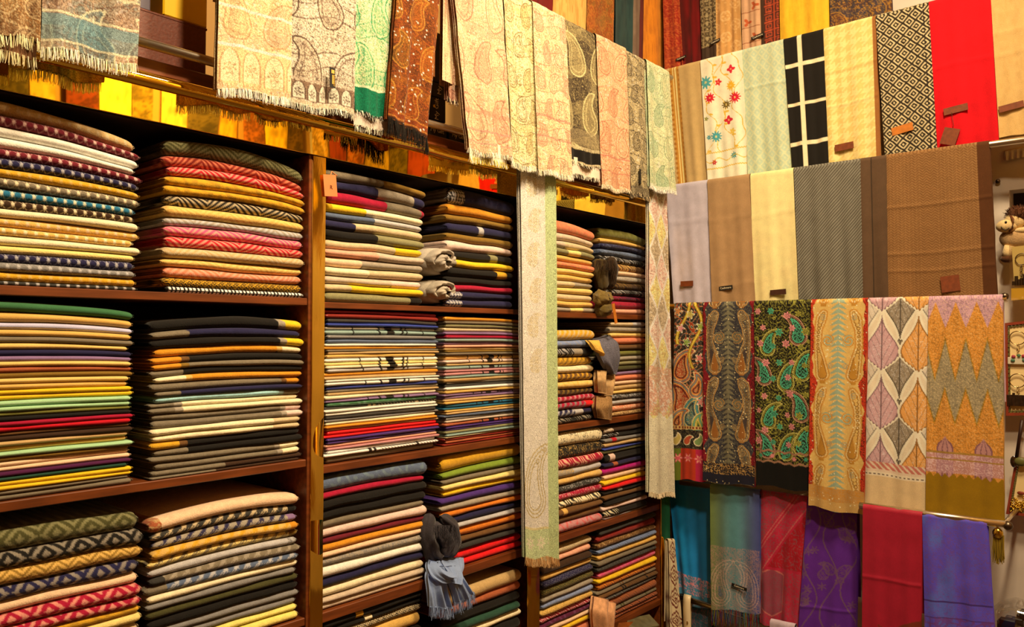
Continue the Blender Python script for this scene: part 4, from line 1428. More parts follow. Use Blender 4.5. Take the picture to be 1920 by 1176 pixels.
def h_ikat(X, Y, w, h):
    org, gry, mau, olv = C((226, 150, 58)), C((170, 150, 108)), C((196, 140, 138)), C((158, 118, 16))
    P = w / 3.55
    z = tri(X / P + 0.15)
    t = Y / h
    c = np.broadcast_to(org, X.shape + (3,)).copy()
    c = mixc(c, C((212, 160, 160)), t < 0.12 * z + 0.01)
    c = mixc(c, gry, (t > 0.37 - 0.19 * z) & (t < 0.57 - 0.16 * z))
    e = np.minimum(np.abs(t - (0.37 - 0.19 * z)), np.abs(t - (0.57 - 0.16 * z)))
    c = mixc(c, olv, (e < 0.010) * 0.7)
    a = arab(X, Y, 0.012, 0.8)
    c = mixc(c, c * 0.72, (np.abs(a) < 0.35) * 0.7)
    c = mixc(c, C((250, 210, 140)), ((a > 1.2) & (t < 0.7)) * 0.35)
    for i in range(3):                                      # lilac border with onion buds
        cx = (0.25 + 0.5 * i) * w
        d = np.minimum(np.hypot((X - cx) / 0.020, (Y - 0.69 * h) / 0.026), np.hypot((X - cx) / (0.020 * np.clip((Y - 0.63 * h) / 0.035, 0.01, 1)), 0.2 + 0 * Y)) * 0.020 - 0.020
        c = mixc(c, mau, ((d < 0) & (Y > 0.63 * h)) * 0.85)
        c = mixc(c, C((140, 90, 92)), (np.abs(d) < 0.002) | (np.abs(d + 0.012) < 0.0014))
    m = (t > 0.70) & (t < 0.80)
    c = mixc(c, mau, m * 0.8)
    c = mixc(c, C((232, 190, 176)), (m & (np.abs(arab(X, Y, 0.016, 1.9)) < 0.4)) * 0.8)
    c = mixc(c, olv, ((np.abs(t - 0.705) < 0.004) | (np.abs(t - 0.735) < 0.003)) * 0.7)
    jag = 0.80 + 0.018 * tri(X / 0.020)
    return mixc(c, C((156, 114, 12)), t > jag)


def h_teal(X, Y, w, h):
    c = np.broadcast_to(C((18, 112, 156)), X.shape + (3,)).copy()
    c = c * (1 + 0.10 * np.sin(X / w * 5 + 0.6))[..., None]
    t = Y / h
    m = t > 0.80
    c = mixc(c, C((72, 110, 116)), m * 0.8)
    u = np.abs(((X / (w * 0.9)) % 1) - 0.5) * w
    c = mixc(c, C((196, 120, 120)), m & (np.abs(arab(u, Y, 0.022, 1)) < 0.4) & (t < 0.96))
    return c


def h_irid(X, Y, w, h):
    s = (X / w)[..., None]
    c = C((98, 110, 50)) * (1 - s) + C((66, 70, 120)) * s
    mid = np.exp(-((X / w - 0.5) / 0.28) ** 2)
    c = mixc(c, C((78, 132, 128)), mid * 0.8)
    t = Y / h
    m = t > 0.475
    c = mixc(c, C((176, 122, 104)), (m & (np.abs(arab(X, Y, 0.010, 1.2)) < 0.75)) * 0.6)
    for cx in (0.20, 0.76):
        d = paisley(X, Y, cx * w, 0.76 * h, 0.40 * h, 0.0, 1 if cx < 0.5 else -1, 0.22)
        for k in (0.0, 0.010, 0.020, 0.034):
            c = mixc(c, C((206, 164, 134)) if k < 0.03 else C((60, 70, 100)), (m & (np.abs(d + k) < 0.0014)) * 0.55)
        c = mixc(c, C((84, 96, 110)), (m & (d < -0.036)) * 0.6)
    return c


def h_pink(X, Y, w, h):
    c = np.broadcast_to(C((196, 34, 60)), X.shape + (3,)).copy()
    gy = C((150, 84, 84))
    q = X / w * 0.55 + Y / h
    a = arab(X, Y, 0.014, 0.8)
    c = mixc(c, gy, ((q < 0.38) & (np.abs(a) < 0.9)) * 0.8)
    for k in (0.40, 0.44, 0.62):
        c = mixc(c, C((206, 110, 96)), (np.abs(q - k) < 0.008) * 0.8)
    c = mixc(c, gy, ((q > 0.44) & (q < 0.62) & (np.abs(a) < 0.30)) * 0.8)
    c = mixc(c, C((178, 18, 36)), ((q > 0.66) & (Y / h < 0.55)))
    c = mixc(c, gy, ((q > 0.66) & (Y / h < 0.55) & (np.abs(arab(X, Y, 0.03, 2)) < 0.18)) * 0.8)
    m = (Y / h > 0.57)
    c = mixc(c, gy, (m & (np.abs(a) < 0.55)) * 0.7)
    oc = np.maximum(np.abs(X - 0.32 * w) / 0.055, np.abs(Y - 0.74 * h) / 0.085) + 0.3 * (np.abs(X - 0.32 * w) / 0.055)
    c = mixc(c, C((136, 80, 84)), (m & (oc < 1)) * 0.6)
    c = mixc(c, C((206, 110, 96)), m & (np.abs(oc - 1) < 0.03))
    return c


def h_purple(X, Y, w, h):
    c = np.broadcast_to(C((92, 34, 124)), X.shape + (3,)).copy()
    gr = C((112, 76, 92))
    for k in range(3):
        vx = w * (0.15 + 0.36 * k) + 0.024 * np.sin(Y / 0.042 + k * 2)
        c = mixc(c, gr, (np.abs(X - vx) < 0.0022) * 0.9)
    r = random.Random(9)
    for k in range(26):
        cx, cy = r.random() * w, r.random() * h
        if k % 3 == 0:
            d = paisley(X, Y, cx, cy, 0.055, r.random() * 2 - 1, 1 if k % 2 else -1)
            m = (d < 0) & ((d > -0.004) | (np.abs(arab(X, Y, 0.010, 1)) < 0.5))
        else:
            m = flower(X, Y, cx, cy, 0.015, 6, 0.4, k) < 1
        c = mixc(c, gr, m * 0.75)
    return c


def h_rasp(X, Y, w, h):
    c = np.broadcast_to(C((194, 28, 52)), X.shape + (3,)).copy()
    ol = C((132, 58, 26))
    d = paisley(X, Y, 0.85 * w, 0.86 * h, 0.26, 0.3, 1, 0.42)
    c = mixc(c, ol, (d < 0) * 0.85)
    d = paisley(X, Y, 0.15 * w, 0.86 * h, 0.17, 0.9, -1, 0.30)
    c = mixc(c, ol, (d < 0) * 0.75)
    d = paisley(X, Y, 0.33 * w, 0.80 * h, 0.07, -0.9, 1, 0.30)
    return mixc(c, ol, (d < 0) * 0.75)


def h_blueviolet(X, Y, w, h):
    n = vnoise(X * 2.2, Y * 0.8, 0.05, 4)
    c = np.broadcast_to(C((96, 78, 186)), X.shape + (3,)).copy()
    c = mixc(c, C((92, 112, 228)), np.clip((n - 0.45) * 3, 0, 1) * np.clip(1.4 - X / w * 1.6, 0, 1) * 0.8)
    a = arab(X, Y, 0.013, 1.7)
    c = mixc(c, C((124, 70, 130)), (np.abs(a) < 0.35) * 0.5)
    t = Y / h
    c = mixc(c, C((70, 44, 110)), (np.abs(t - 0.52) < 0.004) | (np.abs(t - 0.62) < 0.004))
    return mixc(c, C((126, 50, 96)), ((t > 0.62) & (np.abs(arab(X, Y, 0.04, 0.6)) < 0.7)) * 0.5)


def h_medal(bg, ln, P=0.062, tail=None):
    def f(X, Y, w, h):
        c = np.broadcast_to(C(bg), X.shape + (3,)).copy()
        row = np.floor(Y / P)
        for k in (0, 1):
            u = ((X / (P * 0.95) + 0.5 * k) % 1 - 0.5) * P * 0.95; v = ((Y / P + 0.5 * k) % 1 - 0.5) * P
            rr = np.hypot(u, v)
            c = mixc(c, C(ln), (np.abs(rr - 0.019) < 0.0024) * 0.85)
            c = mixc(c, C(ln), ((rr < 0.015) & (np.cos(4 * np.arctan2(v, u)) > 0.1) & (rr > 0.004)) * 0.8)
            c = mixc(c, C(ln), (np.abs(u) + np.abs(v - 0.032) < 0.005) * 0.8)
        if tail: c = mixc(c, C(tail), h - Y < 0.10)
        return c
    return f


def h_key(X, Y, w, h):
    c = np.broadcast_to(C((84, 40, 26)), X.shape + (3,)).copy()
    P = 0.040
    a = np.maximum(np.abs((X / P) % 1 - 0.5), np.abs((Y / (P * 0.8)) % 1 - 0.5))
    return mixc(c, C((170, 66, 34)), np.cos(2 * np.pi * a * 4.2) > 0.1)


def h_tulip(X, Y, w, h):
    c = np.broadcast_to(C((200, 150, 104)), X.shape + (3,)).copy()
    for k in range(12):
        yy = 0.06 * k + 0.01
        c = mixc(c, C((178, 82, 40)), flower(X, Y, w * (0.25 if k % 2 else 0.6), yy, 0.018, 3, 0.35) < 1)
        c = mixc(c, C((150, 90, 54)), (np.abs(Y - yy - 0.02) < 0.0018) & (X < w * 0.8))
    return mixc(c, C((70, 46, 30)), X / w > 0.86)


def h_weave(a, b, s=0.02):
    def f(X, Y, w, h):
        c = np.broadcast_to(C(a), X.shape + (3,)).copy()
        n = vnoise(X * 5, Y, s * 2.5, 3)
        return mixc(c, C(b), np.clip((n - 0.4) * 2.4, 0, 1) * 0.6)
    return f


def h_lattice(X, Y, w, h):                                 # pink / yellow / taupe beaded lozenges, plain cream hem
    P, Q = 0.070, 0.150
    u, v = X / P, Y / Q
    i, j = np.floor(u + v), np.floor(u - v)
    fa, fb = (u + v) - i - 0.5, (u - v) - j - 0.5
    k = (np.floor(v * 2 + 0.0 * u) % 3).astype(int) if False else ((i - j) % 3).astype(int)
    cols = np.array([(240, 186, 156), (242, 206, 124), (190, 164, 124)], float)
    c = cols[k]
    d = np.maximum(np.abs(fa), np.abs(fb)) * 2
    g = vnoise(X, Y, 0.0048, 2)
    c = mixc(c, c * 0.66, np.clip((g - 0.45) * 4, 0, 1) * 0.55)
    c = mixc(c, C('white'), (g < 0.12) * 0.7)
    c = mixc(c, C((248, 226, 176)), d > 0.88)
    t = Y / h
    m = (t > 0.69) & (t < 0.81)
    c = mixc(c, C((196, 142, 108)), (m & (g > 0.35)) * 0.7)
    return mixc(c, C((244, 212, 158)), t > 0.81 + 0.008 * np.sin(X / 0.01))


def h_mint(X, Y, w, h):
    base, pale = C((216, 214, 164)), C((248, 234, 184))
    c = np.broadcast_to(base, X.shape + (3,)).copy()
    a = arab(X, Y, 0.011, 0.6)
    face = X / w < 0.74
    c = mixc(c, pale, (face & (np.abs(a) < 0.62)) * 0.85)
    n = int(h * 0.66 / 0.105)
    for k in range(n):
        cx, cy = w * (0.36 + 0.07 * (k % 2)), 0.06 + 0.105 * k
        d = paisley(X, Y, cx, cy, 0.082, 0.35, 1, 0.36)
        dots = np.sin(X / 0.0012) * np.sin(Y / 0.0012) > 0.15
        c = mixc(c, C((186, 160, 96)), face & (d < 0) & dots)
        c = mixc(c, pale, face & (np.abs(d) < 0.003))
    d = paisley(X, Y, 0.36 * w, 0.85 * h, 0.24, 0.10, 1, 0.20)
    for k in (0, 0.011, 0.022):
        c = mixc(c, C((176, 152, 96)), face & (np.abs(d + k) < 0.0020))
    up = h - Y
    m = up < 0.085
    c = mixc(c, C((176, 182, 124)), m * 0.9)
    u = ((X / 0.052) % 1 - 0.5) * 0.052
    fl = np.hypot(u, up - 0.045) / (0.021 * (0.75 + 0.25 * np.cos(7 * np.arctan2(u, up - 0.045))))
    c = mixc(c, C((232, 206, 150)), m & (fl < 1) & (fl > 0.3))
    c = mixc(c, C((206, 186, 126)), np.abs(up - 0.088) < 0.003)
    g = C((166, 172, 112))
    return mixc(c, g, ~face * 0.9)


def h_check_motif(X, Y, w, h):
    c = np.broadcast_to(C((236, 206, 150)), X.shape + (3,)).copy()
    P = 0.055
    d = np.abs((X / P) % 1 - 0.5) + np.abs((Y / (P * 1.6)) % 1 - 0.5)
    c = mixc(c, C((120, 40, 26)), (np.abs(d - 0.45) < 0.05) | (np.abs(d - 0.25) < 0.04))
    return mixc(c, C((120, 40, 26)), (d < 0.16) & (np.abs(arab(X, Y, 0.008, 1)) < 0.8))


# ------------------------------------------------------------------ top row over the shelves
YT = -0.075
ZROD = pL(1110, 64, YT).z
GL = 'patterned shawls hung over the rod above the shelves'


def ltop(label, xt, xb, yb, pat, seed, y0=0, dy=0.0, fr=None, **kw):
    """xt: left/right pixel at image height y0, xb: left/right pixel of the lower edge at heights yb"""
    Y = YT + dy
    c = []
    for k in (0, 1):
        a = pL(xt[k], y0 if y0 == 0 else (xt[k] - 975) * 0.473, Y)
        b = pL(xb[k], yb[k], Y)
        t = (ZROD - b.z) / max(a.z - b.z, 1e-3)
        x = b.x + (a.x - b.x) * t
        c.append(((x, Y, ZROD), tuple(b)))
    kw.setdefault('ripple', 0.005)
    kw.setdefault('sp', 0.0018)
    kw.setdefault('gain', 1.0)
    kw.setdefault('mat', 'filigree')
    kw.setdefault('extra', True)
    o = drape('hanging_shawl', label, 'L', c[0][0], c[1][0], c[0][1], c[1][1], pat, seed=seed, group=GL, fr=fr, **kw)
    return o, c


def lining(o, c, drop, col, frc, seed, frl=0.016, inset=0.004, dens=420, dd=0.008, up=0.05):
    """the second, lower layer of a folded shawl showing under its front hem"""
    (BLp, BRp) = np.array(c[0][1]), np.array(c[1][1])
    S, V = np.meshgrid(np.linspace(0, 1, 24), np.linspace(0, 1, 8), indexing='ij')
    P = BLp + (BRp - BLp) * S[..., None] + UP * (up - (up + drop) * V)[..., None] + NL * (0.013 - dd + 0.004 * np.sin(S * 9 + seed))[..., None] + HL * ((0.5 - S) * inset)[..., None]
    l = mk('lining', P.reshape(-1, 3), gridF(24, 8), M['shawl'], np.broadcast_to(alb(C(col)), (24 * 8, 3)), o)
    fringe(l, P[:, -1] + UP * 0.003, NL, HL, frl, frc, dens, seed=seed)
    return l


BRN, CRM = (120, 78, 40), (250, 226, 160)
o, c = ltop('brown and gold shawl with two cream fringes at the far left top', (-60, 72), (-60, 70), (52, 82), h_jama((150, 104, 58), (226, 190, 130), [(176, 120, 60), (110, 70, 40)], 0.05, 0.012, seed=1),
            1, fr=(0.022, [CRM, (240, 210, 140)], 700))
lining(o, c, 0.028, (120, 78, 44), [CRM, (236, 206, 140)], 3, 0.020, dens=700)
ltop('teal and rust paisley shawl with cream fringe, hung above the diamond scarves', (75, 258), (72, 252), (90, 128),
     h_jama((196, 158, 118), (122, 84, 58), [(108, 152, 148), (186, 112, 70), (206, 170, 120)], 0.085, 0.013, seed=2, pal_line=(246, 226, 170),
            border=((0.040, 0.060, (120, 156, 150), 0.7), (0.062, 0.066, (246, 226, 170), 0.9), (0.012, 0.016, (246, 226, 170), 0.8), (0.016, 0.040, (104, 150, 150), 0.45),
                    (0.115, 0.119, (240, 214, 160), 0.8))), 2, fr=(0.022, [CRM, (255, 240, 190)], 900))
ltop('cream and peach shawl with arched border, left of the black-labelled shawl', (404, 542), (400, 540), (165, 188),
     h_jama((250, 218, 150), (206, 150, 96), [(246, 200, 130), (236, 186, 140)], 0.085, 0.017, seed=3, arches=(0.012, 0.085, 0.048, (246, 206, 136), (252, 226, 164)), inkm=0.55,
            border=((0.087, 0.092, (255, 236, 200), 0.9), (0.165, 0.171, (255, 236, 200), 0.8))), 3, fr=(0.020, [(252, 228, 176), (255, 236, 200)], 900), dy=-0.004)
o, c = ltop('cream and dark brown paisley shawl with a black label and arched hem', (541, 660), (543, 655), (196, 216),
            h_jama((238, 212, 168), (92, 66, 48), [(228, 196, 150), (246, 224, 180)], 0.10, 0.0115, seed=4, arches=(0.012, 0.052, 0.034, (140, 104, 74), (246, 228, 184)), thr=0.42,
                   border=((0.0, 0.010, (226, 194, 146), 0.8), (0.054, 0.060, (222, 190, 150), 0.7))), 4, fr=(0.016, [(244, 226, 180), (40, 30, 24), (244, 226, 180)], 700))
P = pL(623, 146, YT - 0.025)
pt = patch(o, 'L', P, 0.014, 0.044, 'black_tape', rot=0.03, name='woven_label')
for (dz, hh, ww) in ((0.013, 0.008, 0.008), (-0.004, 0.020, 0.0035)):
    patch(pt, 'L', np.array(P) + UP * dz + NL * 0.0018, ww, hh, 'ink_gold', name='gold_emblem', thick=0.0006)
lettering('Cashmere', 0.0062, pt, M['ink_gold'], np.array(P) + NL * 0.0022 - UP * 0.006 + HL * 0.0035, Matrix((UP, -HL, NL)).transposed())
o, c = ltop('cream and green embroidered shawl with plain green hem', (655, 733), (660, 728), (212, 226),
            h_jama((238, 226, 160), (66, 156, 92), [(232, 222, 150), (120, 178, 110)], 0.09, 0.013, seed=5, lower=(0.060, (12, 116, 72)), thr=0.45,
                   border=((0.056, 0.066, (240, 228, 170), 0.8),)), 5, fr=(0.014, [(240, 226, 180), (60, 50, 36)], 600), dy=0.012)
lining(o, c, 0.030, (226, 196, 160), [(236, 220, 170), (46, 36, 28)], 6, 0.016, dens=700, up=0.03)
ltop('dark brown shawl with orange paisleys, white sequins and black fringe', (737, 818), (722, 797), (222, 264),
     h_jama((104, 52, 20), (176, 84, 24), [(176, 74, 20), (126, 96, 30), (190, 110, 30)], 0.075, 0.010, seed=6, gold=(255, 240, 200), pal_line=(206, 140, 50), thr=0.35,
            border=((0.0, 0.006, (60, 30, 14), 0.9), (0.008, 0.012, (206, 130, 50), 0.7), (0.024, 0.028, (206, 130, 50), 0.7), (0.012, 0.024, (150, 60, 20), 0.6))), 6,
     fr=(0.040, [(26, 20, 14), (40, 28, 18)], 1300), dy=-0.010, ripple=0.008)
ltop('narrow pink-beige shawl edge between the black gift boxes and the peach shawl', (833, 858), (836, 850), (186, 194),
     h_jama((226, 176, 130), (150, 90, 64), [(206, 140, 104)], 0.05, 0.011, seed=7), 7, fr=(0.014, [(230, 190, 140), (60, 40, 30)], 600), dy=0.03)
o, c = ltop('wide peach paisley shawl with cream fringe, right of the black gift boxes', (846, 936), (876, 950), (282, 296),
            h_jama((250, 212, 150), (196, 130, 92), [(240, 178, 130), (252, 226, 160), (228, 160, 118)], 0.10, 0.014, seed=8, inkm=0.6,
                   border=((0.055, 0.060, (226, 150, 120), 0.7), (0.022, 0.027, (226, 150, 120), 0.7), (0.10, 0.112, (222, 150, 110), 0.6))), 8,
            fr=(0.014, [(252, 230, 186), (240, 206, 150)], 900), dy=-0.006, ripple=0.008)
lining(o, c, 0.018, (250, 224, 176), [(252, 230, 186), (244, 196, 60)], 9, 0.018, dens=900, up=0.03)
ltop('narrow cream shawl with dark floral sprigs, second from the peach shawl', (936, 993), (952, 1004), (306, 318),
     h_jama((250, 224, 150), (140, 108, 58), [(252, 232, 170), (240, 206, 120)], 0.06, 0.014, seed=9, thr=0.34), 9, fr=(0.018, [(252, 234, 190), (246, 220, 160)], 900), dy=-0.002, y0=1)
ltop('cream and rose banded shawl left of the black paisley shawl', (993, 1053), (1004, 1066), (318, 332),
     h_jama((250, 220, 152), (196, 134, 92), [(230, 164, 124), (250, 228, 170)], 0.055, 0.013, seed=10, border=((0.16, 0.168, (200, 130, 100), 0.6), (0.10, 0.106, (200, 130, 100), 0.6))), 10,
     fr=(0.018, [(252, 230, 190), (246, 214, 160)], 900), dy=-0.008, y0=1)
o, c = ltop('black shawl with large cream paisleys and black hem', (1053, 1113), (1064, 1122), (305, 318),
            h_jama((72, 56, 38), (176, 150, 90), [(214, 188, 116), (200, 172, 104)], 0.115, 0.011, seed=11, thr=0.5, pal_line=(238, 214, 140), inkm=0.8, pm=0.45,
                   border=((0.0, 0.006, (226, 196, 140), 0.9), (0.006, 0.045, (22, 17, 12), 1), (0.047, 0.056, (226, 200, 140), 0.7), (0.060, 0.11, (170, 144, 96), 0.5))), 11,
            fr=(0.010, [(236, 210, 160), (40, 30, 20)], 700), dy=-0.002, y0=1)
lining(o, c, 0.034, (238, 206, 166), [(240, 214, 170), (40, 30, 20)], 12, 0.014, dens=700, up=0.02)
ltop('salmon pink paisley shawl right of the black paisley shawl', (1113, 1167), (1124, 1174), (350, 360),
     h_jama((240, 186, 128), (190, 110, 74), [(234, 164, 112), (246, 206, 146)], 0.085, 0.012, seed=12, inkm=0.6, border=((0.10, 0.106, (210, 120, 90), 0.7), (0.05, 0.054, (210, 120, 90), 0.6))), 12,
     fr=(0.014, [(246, 210, 160)], 900), dy=-0.010, y0=1)
o, c = ltop('narrow black and cream shawl with small black label, beside the pale green shawl', (1167, 1206), (1175, 1212), (362, 370),
            h_jama((206, 178, 120), (62, 50, 36), [(170, 144, 96), (216, 190, 130)], 0.055, 0.011, seed=13, thr=0.5, border=((0.0, 0.03, (70, 58, 42), 0.4),)), 13,
            fr=(0.016, [(200, 170, 120), (50, 40, 28)], 800), dy=-0.002, y0=1)
patch(o, 'L', pL(1200, 331, YT - 0.022), 0.012, 0.050, 'black_tape', name='woven_label', rot=0.03)
ltop('pale green and cream paisley shawl in the corner', (1206, 1250), (1212, 1264), (352, 362),
     h_jama((236, 226, 164), (140, 156, 110), [(170, 190, 140), (238, 224, 160)], 0.075, 0.013, seed=14, inkm=0.6, border=((0.0, 0.012, (240, 230, 190), 0.7),)), 14,
     fr=(0.014, [(250, 236, 190)], 800), dy=-0.008, y0=1)
rod = MB().tube([(XB0, YT, ZROD - 0.013), (pL(1258, 140, YT).x, YT, ZROD - 0.013)], 0.0105, 14).build('hanging_rod', M['chrome'], smooth=True)
tag(rod, 'chrome rod carrying the row of shawls above the shelves', 'rod')

# long narrow scarves hanging down in front of the shelves
Ym = YT + 0.030
a, b, c_, d_ = pL(967, 330, Ym), pL(1030, 330, Ym), pL(979, 1046, Ym), pL(1041, 1046, Ym)
o = drape('long_scarf', 'long mint green paisley scarf hanging in front of the middle shelves', 'L', (a.x, Ym, ZROD - 0.03), (b.x, Ym, ZROD - 0.03), c_, d_, h_mint, sp=0.0020, mat='filigree', gain=1.45, r=0.010,
          seed=21, ripple=0.0025, waves=0.6, group='long scarves in front of the shelves', fr=(0.024, [(206, 150, 84), (226, 180, 116), (180, 120, 60)], 900),
          bend=lambda S, V: np.clip(S - 0.74, 0, 1) * 0.05 * (1 - 0.4 * V))
lining(o, ((0, tuple(np.array(c_) + (0.022, 0, 0))), (0, tuple(d_))), 0.012, (204, 196, 146), [(206, 150, 84), (226, 180, 116)], 22, 0.020, dens=900, up=0.02)
Yp = YT + 0.022
a, b, c_, d_ = pL(1214, 390, Yp), pL(1243, 390, Yp), pL(1212, 925, Yp), pL(1262, 925, Yp)
drape('long_scarf', 'long pink and yellow lozenge scarf with plain cream hem in the corner', 'L', (a.x, Yp, ZROD - 0.06), (b.x, Yp, ZROD - 0.06), c_, d_, h_lattice, sp=0.0020, mat='filigree', gain=1.35, r=0.010, seed=23,
      ripple=0.006, waves=0.9, group='long scarves in front of the shelves', fr=(0.018, [(246, 214, 160), (236, 200, 150)], 900))

# upper row on the shelf wall, behind the top rod
YU = 0.12
ZU = 3.16
GU = 'scarves on the highest rod of the shelf wall'
for k, (lab, xl, xr, xl2, xr2, pat) in enumerate((
        ('dark red scarf at the top, left of the gold streaked scarf', 948, 1036, 945, 1030, h_weave((110, 22, 16), (80, 14, 12))),
        ('gold streaked scarf at the top, right of the dark red one', 1037, 1100, 1030, 1090, h_weave((226, 164, 80), (190, 124, 50), 0.012)),
        ('orange and brown paisley scarf at the top, left of the dark teal one', 1101, 1152, 1092, 1144, h_jama((128, 70, 22), (176, 104, 34), [(160, 66, 24), (120, 90, 34)], 0.07, 0.014, seed=3)),
        ('dark teal scarf at the top of the shelf wall', 1152, 1186, 1145, 1178, h_weave((42, 62, 54), (30, 48, 44))),
        ('narrow grey scarf at the top beside the dark teal one', 1186, 1200, 1179, 1194, h_weave((122, 96, 72), (100, 76, 56))),
        ('narrow maroon scarf edge at the top beside the orange one', 1200, 1205, 1194, 1200, h_weave((92, 34, 26), (70, 26, 20))),
        ('bright orange scarf at the top in the corner', 1205, 1245, 1201, 1240, h_weave((218, 128, 28), (180, 100, 24), 0.015)))):
    a, b, c_, d_ = pL(xl, 0, YU), pL(xr, 0, YU), pL(xl2, 150, YU), pL(xr2, 150, YU)
    drape('upper_scarf', lab, 'L', (a.x, YU, ZU), (b.x, YU, ZU), (c_.x, YU, c_.z), (d_.x, YU, d_.z), pat, sp=0.004, r=0.012, seed=40 + k, ripple=0.004, group=GU, waves=0.8)
rod = MB().tube([(-1.3, YU, ZU - 0.012), (0.10, YU, ZU - 0.012)], 0.0095, 12).build('hanging_rod', M['chrome'], smooth=True)
tag(rod, 'chrome rod near the ceiling above the shelf wall', 'rod')

# ================================================================== rail wall: five rows of hanging scarves
ROWS = {0: 0.130, 1: 0.080, 2: 0.030, 3: -0.028, 4: 0.040, 5: 0.085}
LINES = {1: ((1250, 130), (1740, 4)), 2: ((1255, 347), (1850, 264)), 3: ((1268, 568), (1875, 552)), 4: ((1258, 896), (1850, 974))}
YFAR = -1.62


def rowy(row, px):
    (x0, y0), (x1, y1) = LINES[row]
    return y0 + (y1 - y0) * (px - x0) / (x1 - x0)


def rscarf(row, label, xt, xb, yb, pat, seed, dx=0.0, **kw):
    X = ROWS[row] - dx
    if row == 0:
        a, b = pR(xt[0], 0, X), pR(xt[1], 0, X)
        TL, TR = (X, a.y, 3.12), (X, b.y, 3.12)
    else:
        TL, TR = pR(xt[0], rowy(row, xt[0]), X), pR(xt[1], rowy(row, xt[1]), X)
    kw.setdefault('group', {0: 'scarves on the highest rail of the rail wall', 1: 'scarves on the second rail', 2: 'plain and woven shawls on the third rail',
                            3: 'embroidered shawls on the fourth rail', 4: 'silky shawls on the lowest rail'}[row])
    kw.setdefault('ripple', 0.0035)
    return drape('hanging_scarf', label, 'R', TL, TR, pR(xb[0], yb[0], X), pR(xb[1], yb[1], X), pat, seed=100 + seed + row * 20, **kw)


def rodrow(row, lab, y_to=YFAR):
    X = ROWS[row]
    (x0, y0), (x1, y1) = LINES[row]
    a, b = pR(x0, y0, X), pR(x1, y1, X)
    z = lambda y: a.z + (b.z - a.z) * (y - a.y) / (b.y - a.y) - 0.013
    o = empty('hanging_rail', (X, (a.y + y_to) / 2, z((a.y + y_to) / 2)))
    tag(o, lab, 'rail', 'chrome rails on the rail wall')
    MB().tube([(X, -0.02, z(-0.02)), (X, y_to, z(y_to))], 0.0105, 14).build('tube', M['chrome'], o, True)
    for y in (-0.06, y_to + 0.2):
        MB().tube([(X, y, z(y)), (WALL_X, y, z(y))], 0.006, 8).build('bracket', M['chrome'], o, True)
    return o


def tagpatch(o, row, px, py, wpx, hpx, mat, text=None, rot=0.0, dx=0.0, **kw):
    X = ROWS[row] - dx - 0.013 - 0.006
    P = pR(px, py, X)
    sc = (P - CAM).dot(_F) / FPX
    return patch(o, 'R', P, wpx * sc * 1.12, hpx * sc, mat, text, rot=rot, **kw)


# row 0 ---------------------------------------------------------------------------------------------------------------
o = rscarf(0, 'brick red paisley scarf at the top, nearest the corner', (1244, 1271), (1250, 1285), (150, 145), h_jama((150, 50, 26), (196, 96, 40), [(160, 30, 20), (176, 76, 36)], 0.06, 0.014, seed=1), 1, sp=0.004)
tagpatch(o, 0, 1277, 109, 19, 5, 'black_tape', 'Cashmere', rot=0.17)
rscarf(0, 'dark crimson scarf at the top beside the brick red one', (1270, 1312), (1280, 1320), (145, 140), h_weave((110, 14, 12), (60, 18, 12), 0.03), 2, sp=0.004, dx=-0.006)
o = rscarf(0, 'dark olive scarf with ring medallions at the top', (1312, 1343), (1319, 1348), (140, 130), h_medal((84, 66, 40), (170, 144, 94), tail=(66, 46, 30)), 3, sp=0.003)
tagpatch(o, 0, 1341, 78, 18, 5, 'black_tape', 'Cashmere', rot=0.22)
rscarf(0, 'tan scarf with pale ring medallions at the top', (1343, 1388), (1346, 1392), (130, 120), h_medal((204, 146, 76), (226, 176, 106), 0.085), 4, sp=0.004, dx=0.004)
o = rscarf(0, 'peach scarf with rust tulips at the top', (1390, 1433), (1396, 1436), (125, 115), h_tulip, 5, sp=0.003)
tagpatch(o, 0, 1421, 68, 23, 6, 'black_tape', 'Cashmere', rot=0.17)
rscarf(0, 'rust and brown Greek-key scarf at the top', (1432, 1462), (1436, 1466), (115, 105), h_key, 6, sp=0.003, dx=-0.004)
rscarf(0, 'plain golden yellow scarf at the top', (1462, 1552), (1466, 1556), (110, 95), h_weave((232, 176, 40), (222, 160, 30), 0.01), 7, sp=0.005, dx=0.004)
rscarf(0, 'navy and brown scarf with gold scrolls at the top right', (1556, 1672), (1560, 1675), (95, 70), h_jama((60, 50, 46), (176, 120, 40), [(96, 50, 34), (44, 48, 66)], 0.075, 0.018, seed=8), 8, sp=0.0035)
# row 1 ---------------------------------------------------------------------------------------------------------------
rscarf(1, 'tan scarf with two gold stripes, nearest the corner on the second rail', (1247, 1317), (1266, 1331), (360, 352), h_stripes, 1, sp=0.003)
rscarf(1, 'cream scarf embroidered with red and teal flowers', (1316, 1394), (1331, 1407), (352, 338), h_embroid, 2, sp=0.0020, dx=0.003)
rscarf(1, 'pale aqua scarf woven with small lozenges', (1394, 1471), (1406, 1488), (340, 328), h_lozenge((186, 196, 154), (214, 208, 150), 0.030, 1.25, 2.0, 0.75), 3, sp=0.0024, crease=(0.30,))
rscarf(1, 'black scarf with cream window-pane lines', (1472, 1546), (1488, 1557), (326, 316), h_grid, 4, sp=0.0026, dx=0.003)
o = rscarf(1, 'pale yellow houndstooth scarf with brown edge', (1546, 1644), (1556, 1652), (318, 300), h_hound((240, 206, 124), (216, 174, 86), 0.036, 0.6, (150, 92, 40)), 5, sp=0.0026, crease=(0.3, 0.55))
tagpatch(o, 1, 1583, 275, 30, 13, 'leather', rot=0.06)
o = rscarf(1, 'black and cream concentric-diamond scarf', (1644, 1743), (1662, 1759), (302, 290), h_concentric, 6, sp=0.0019, dx=0.003)
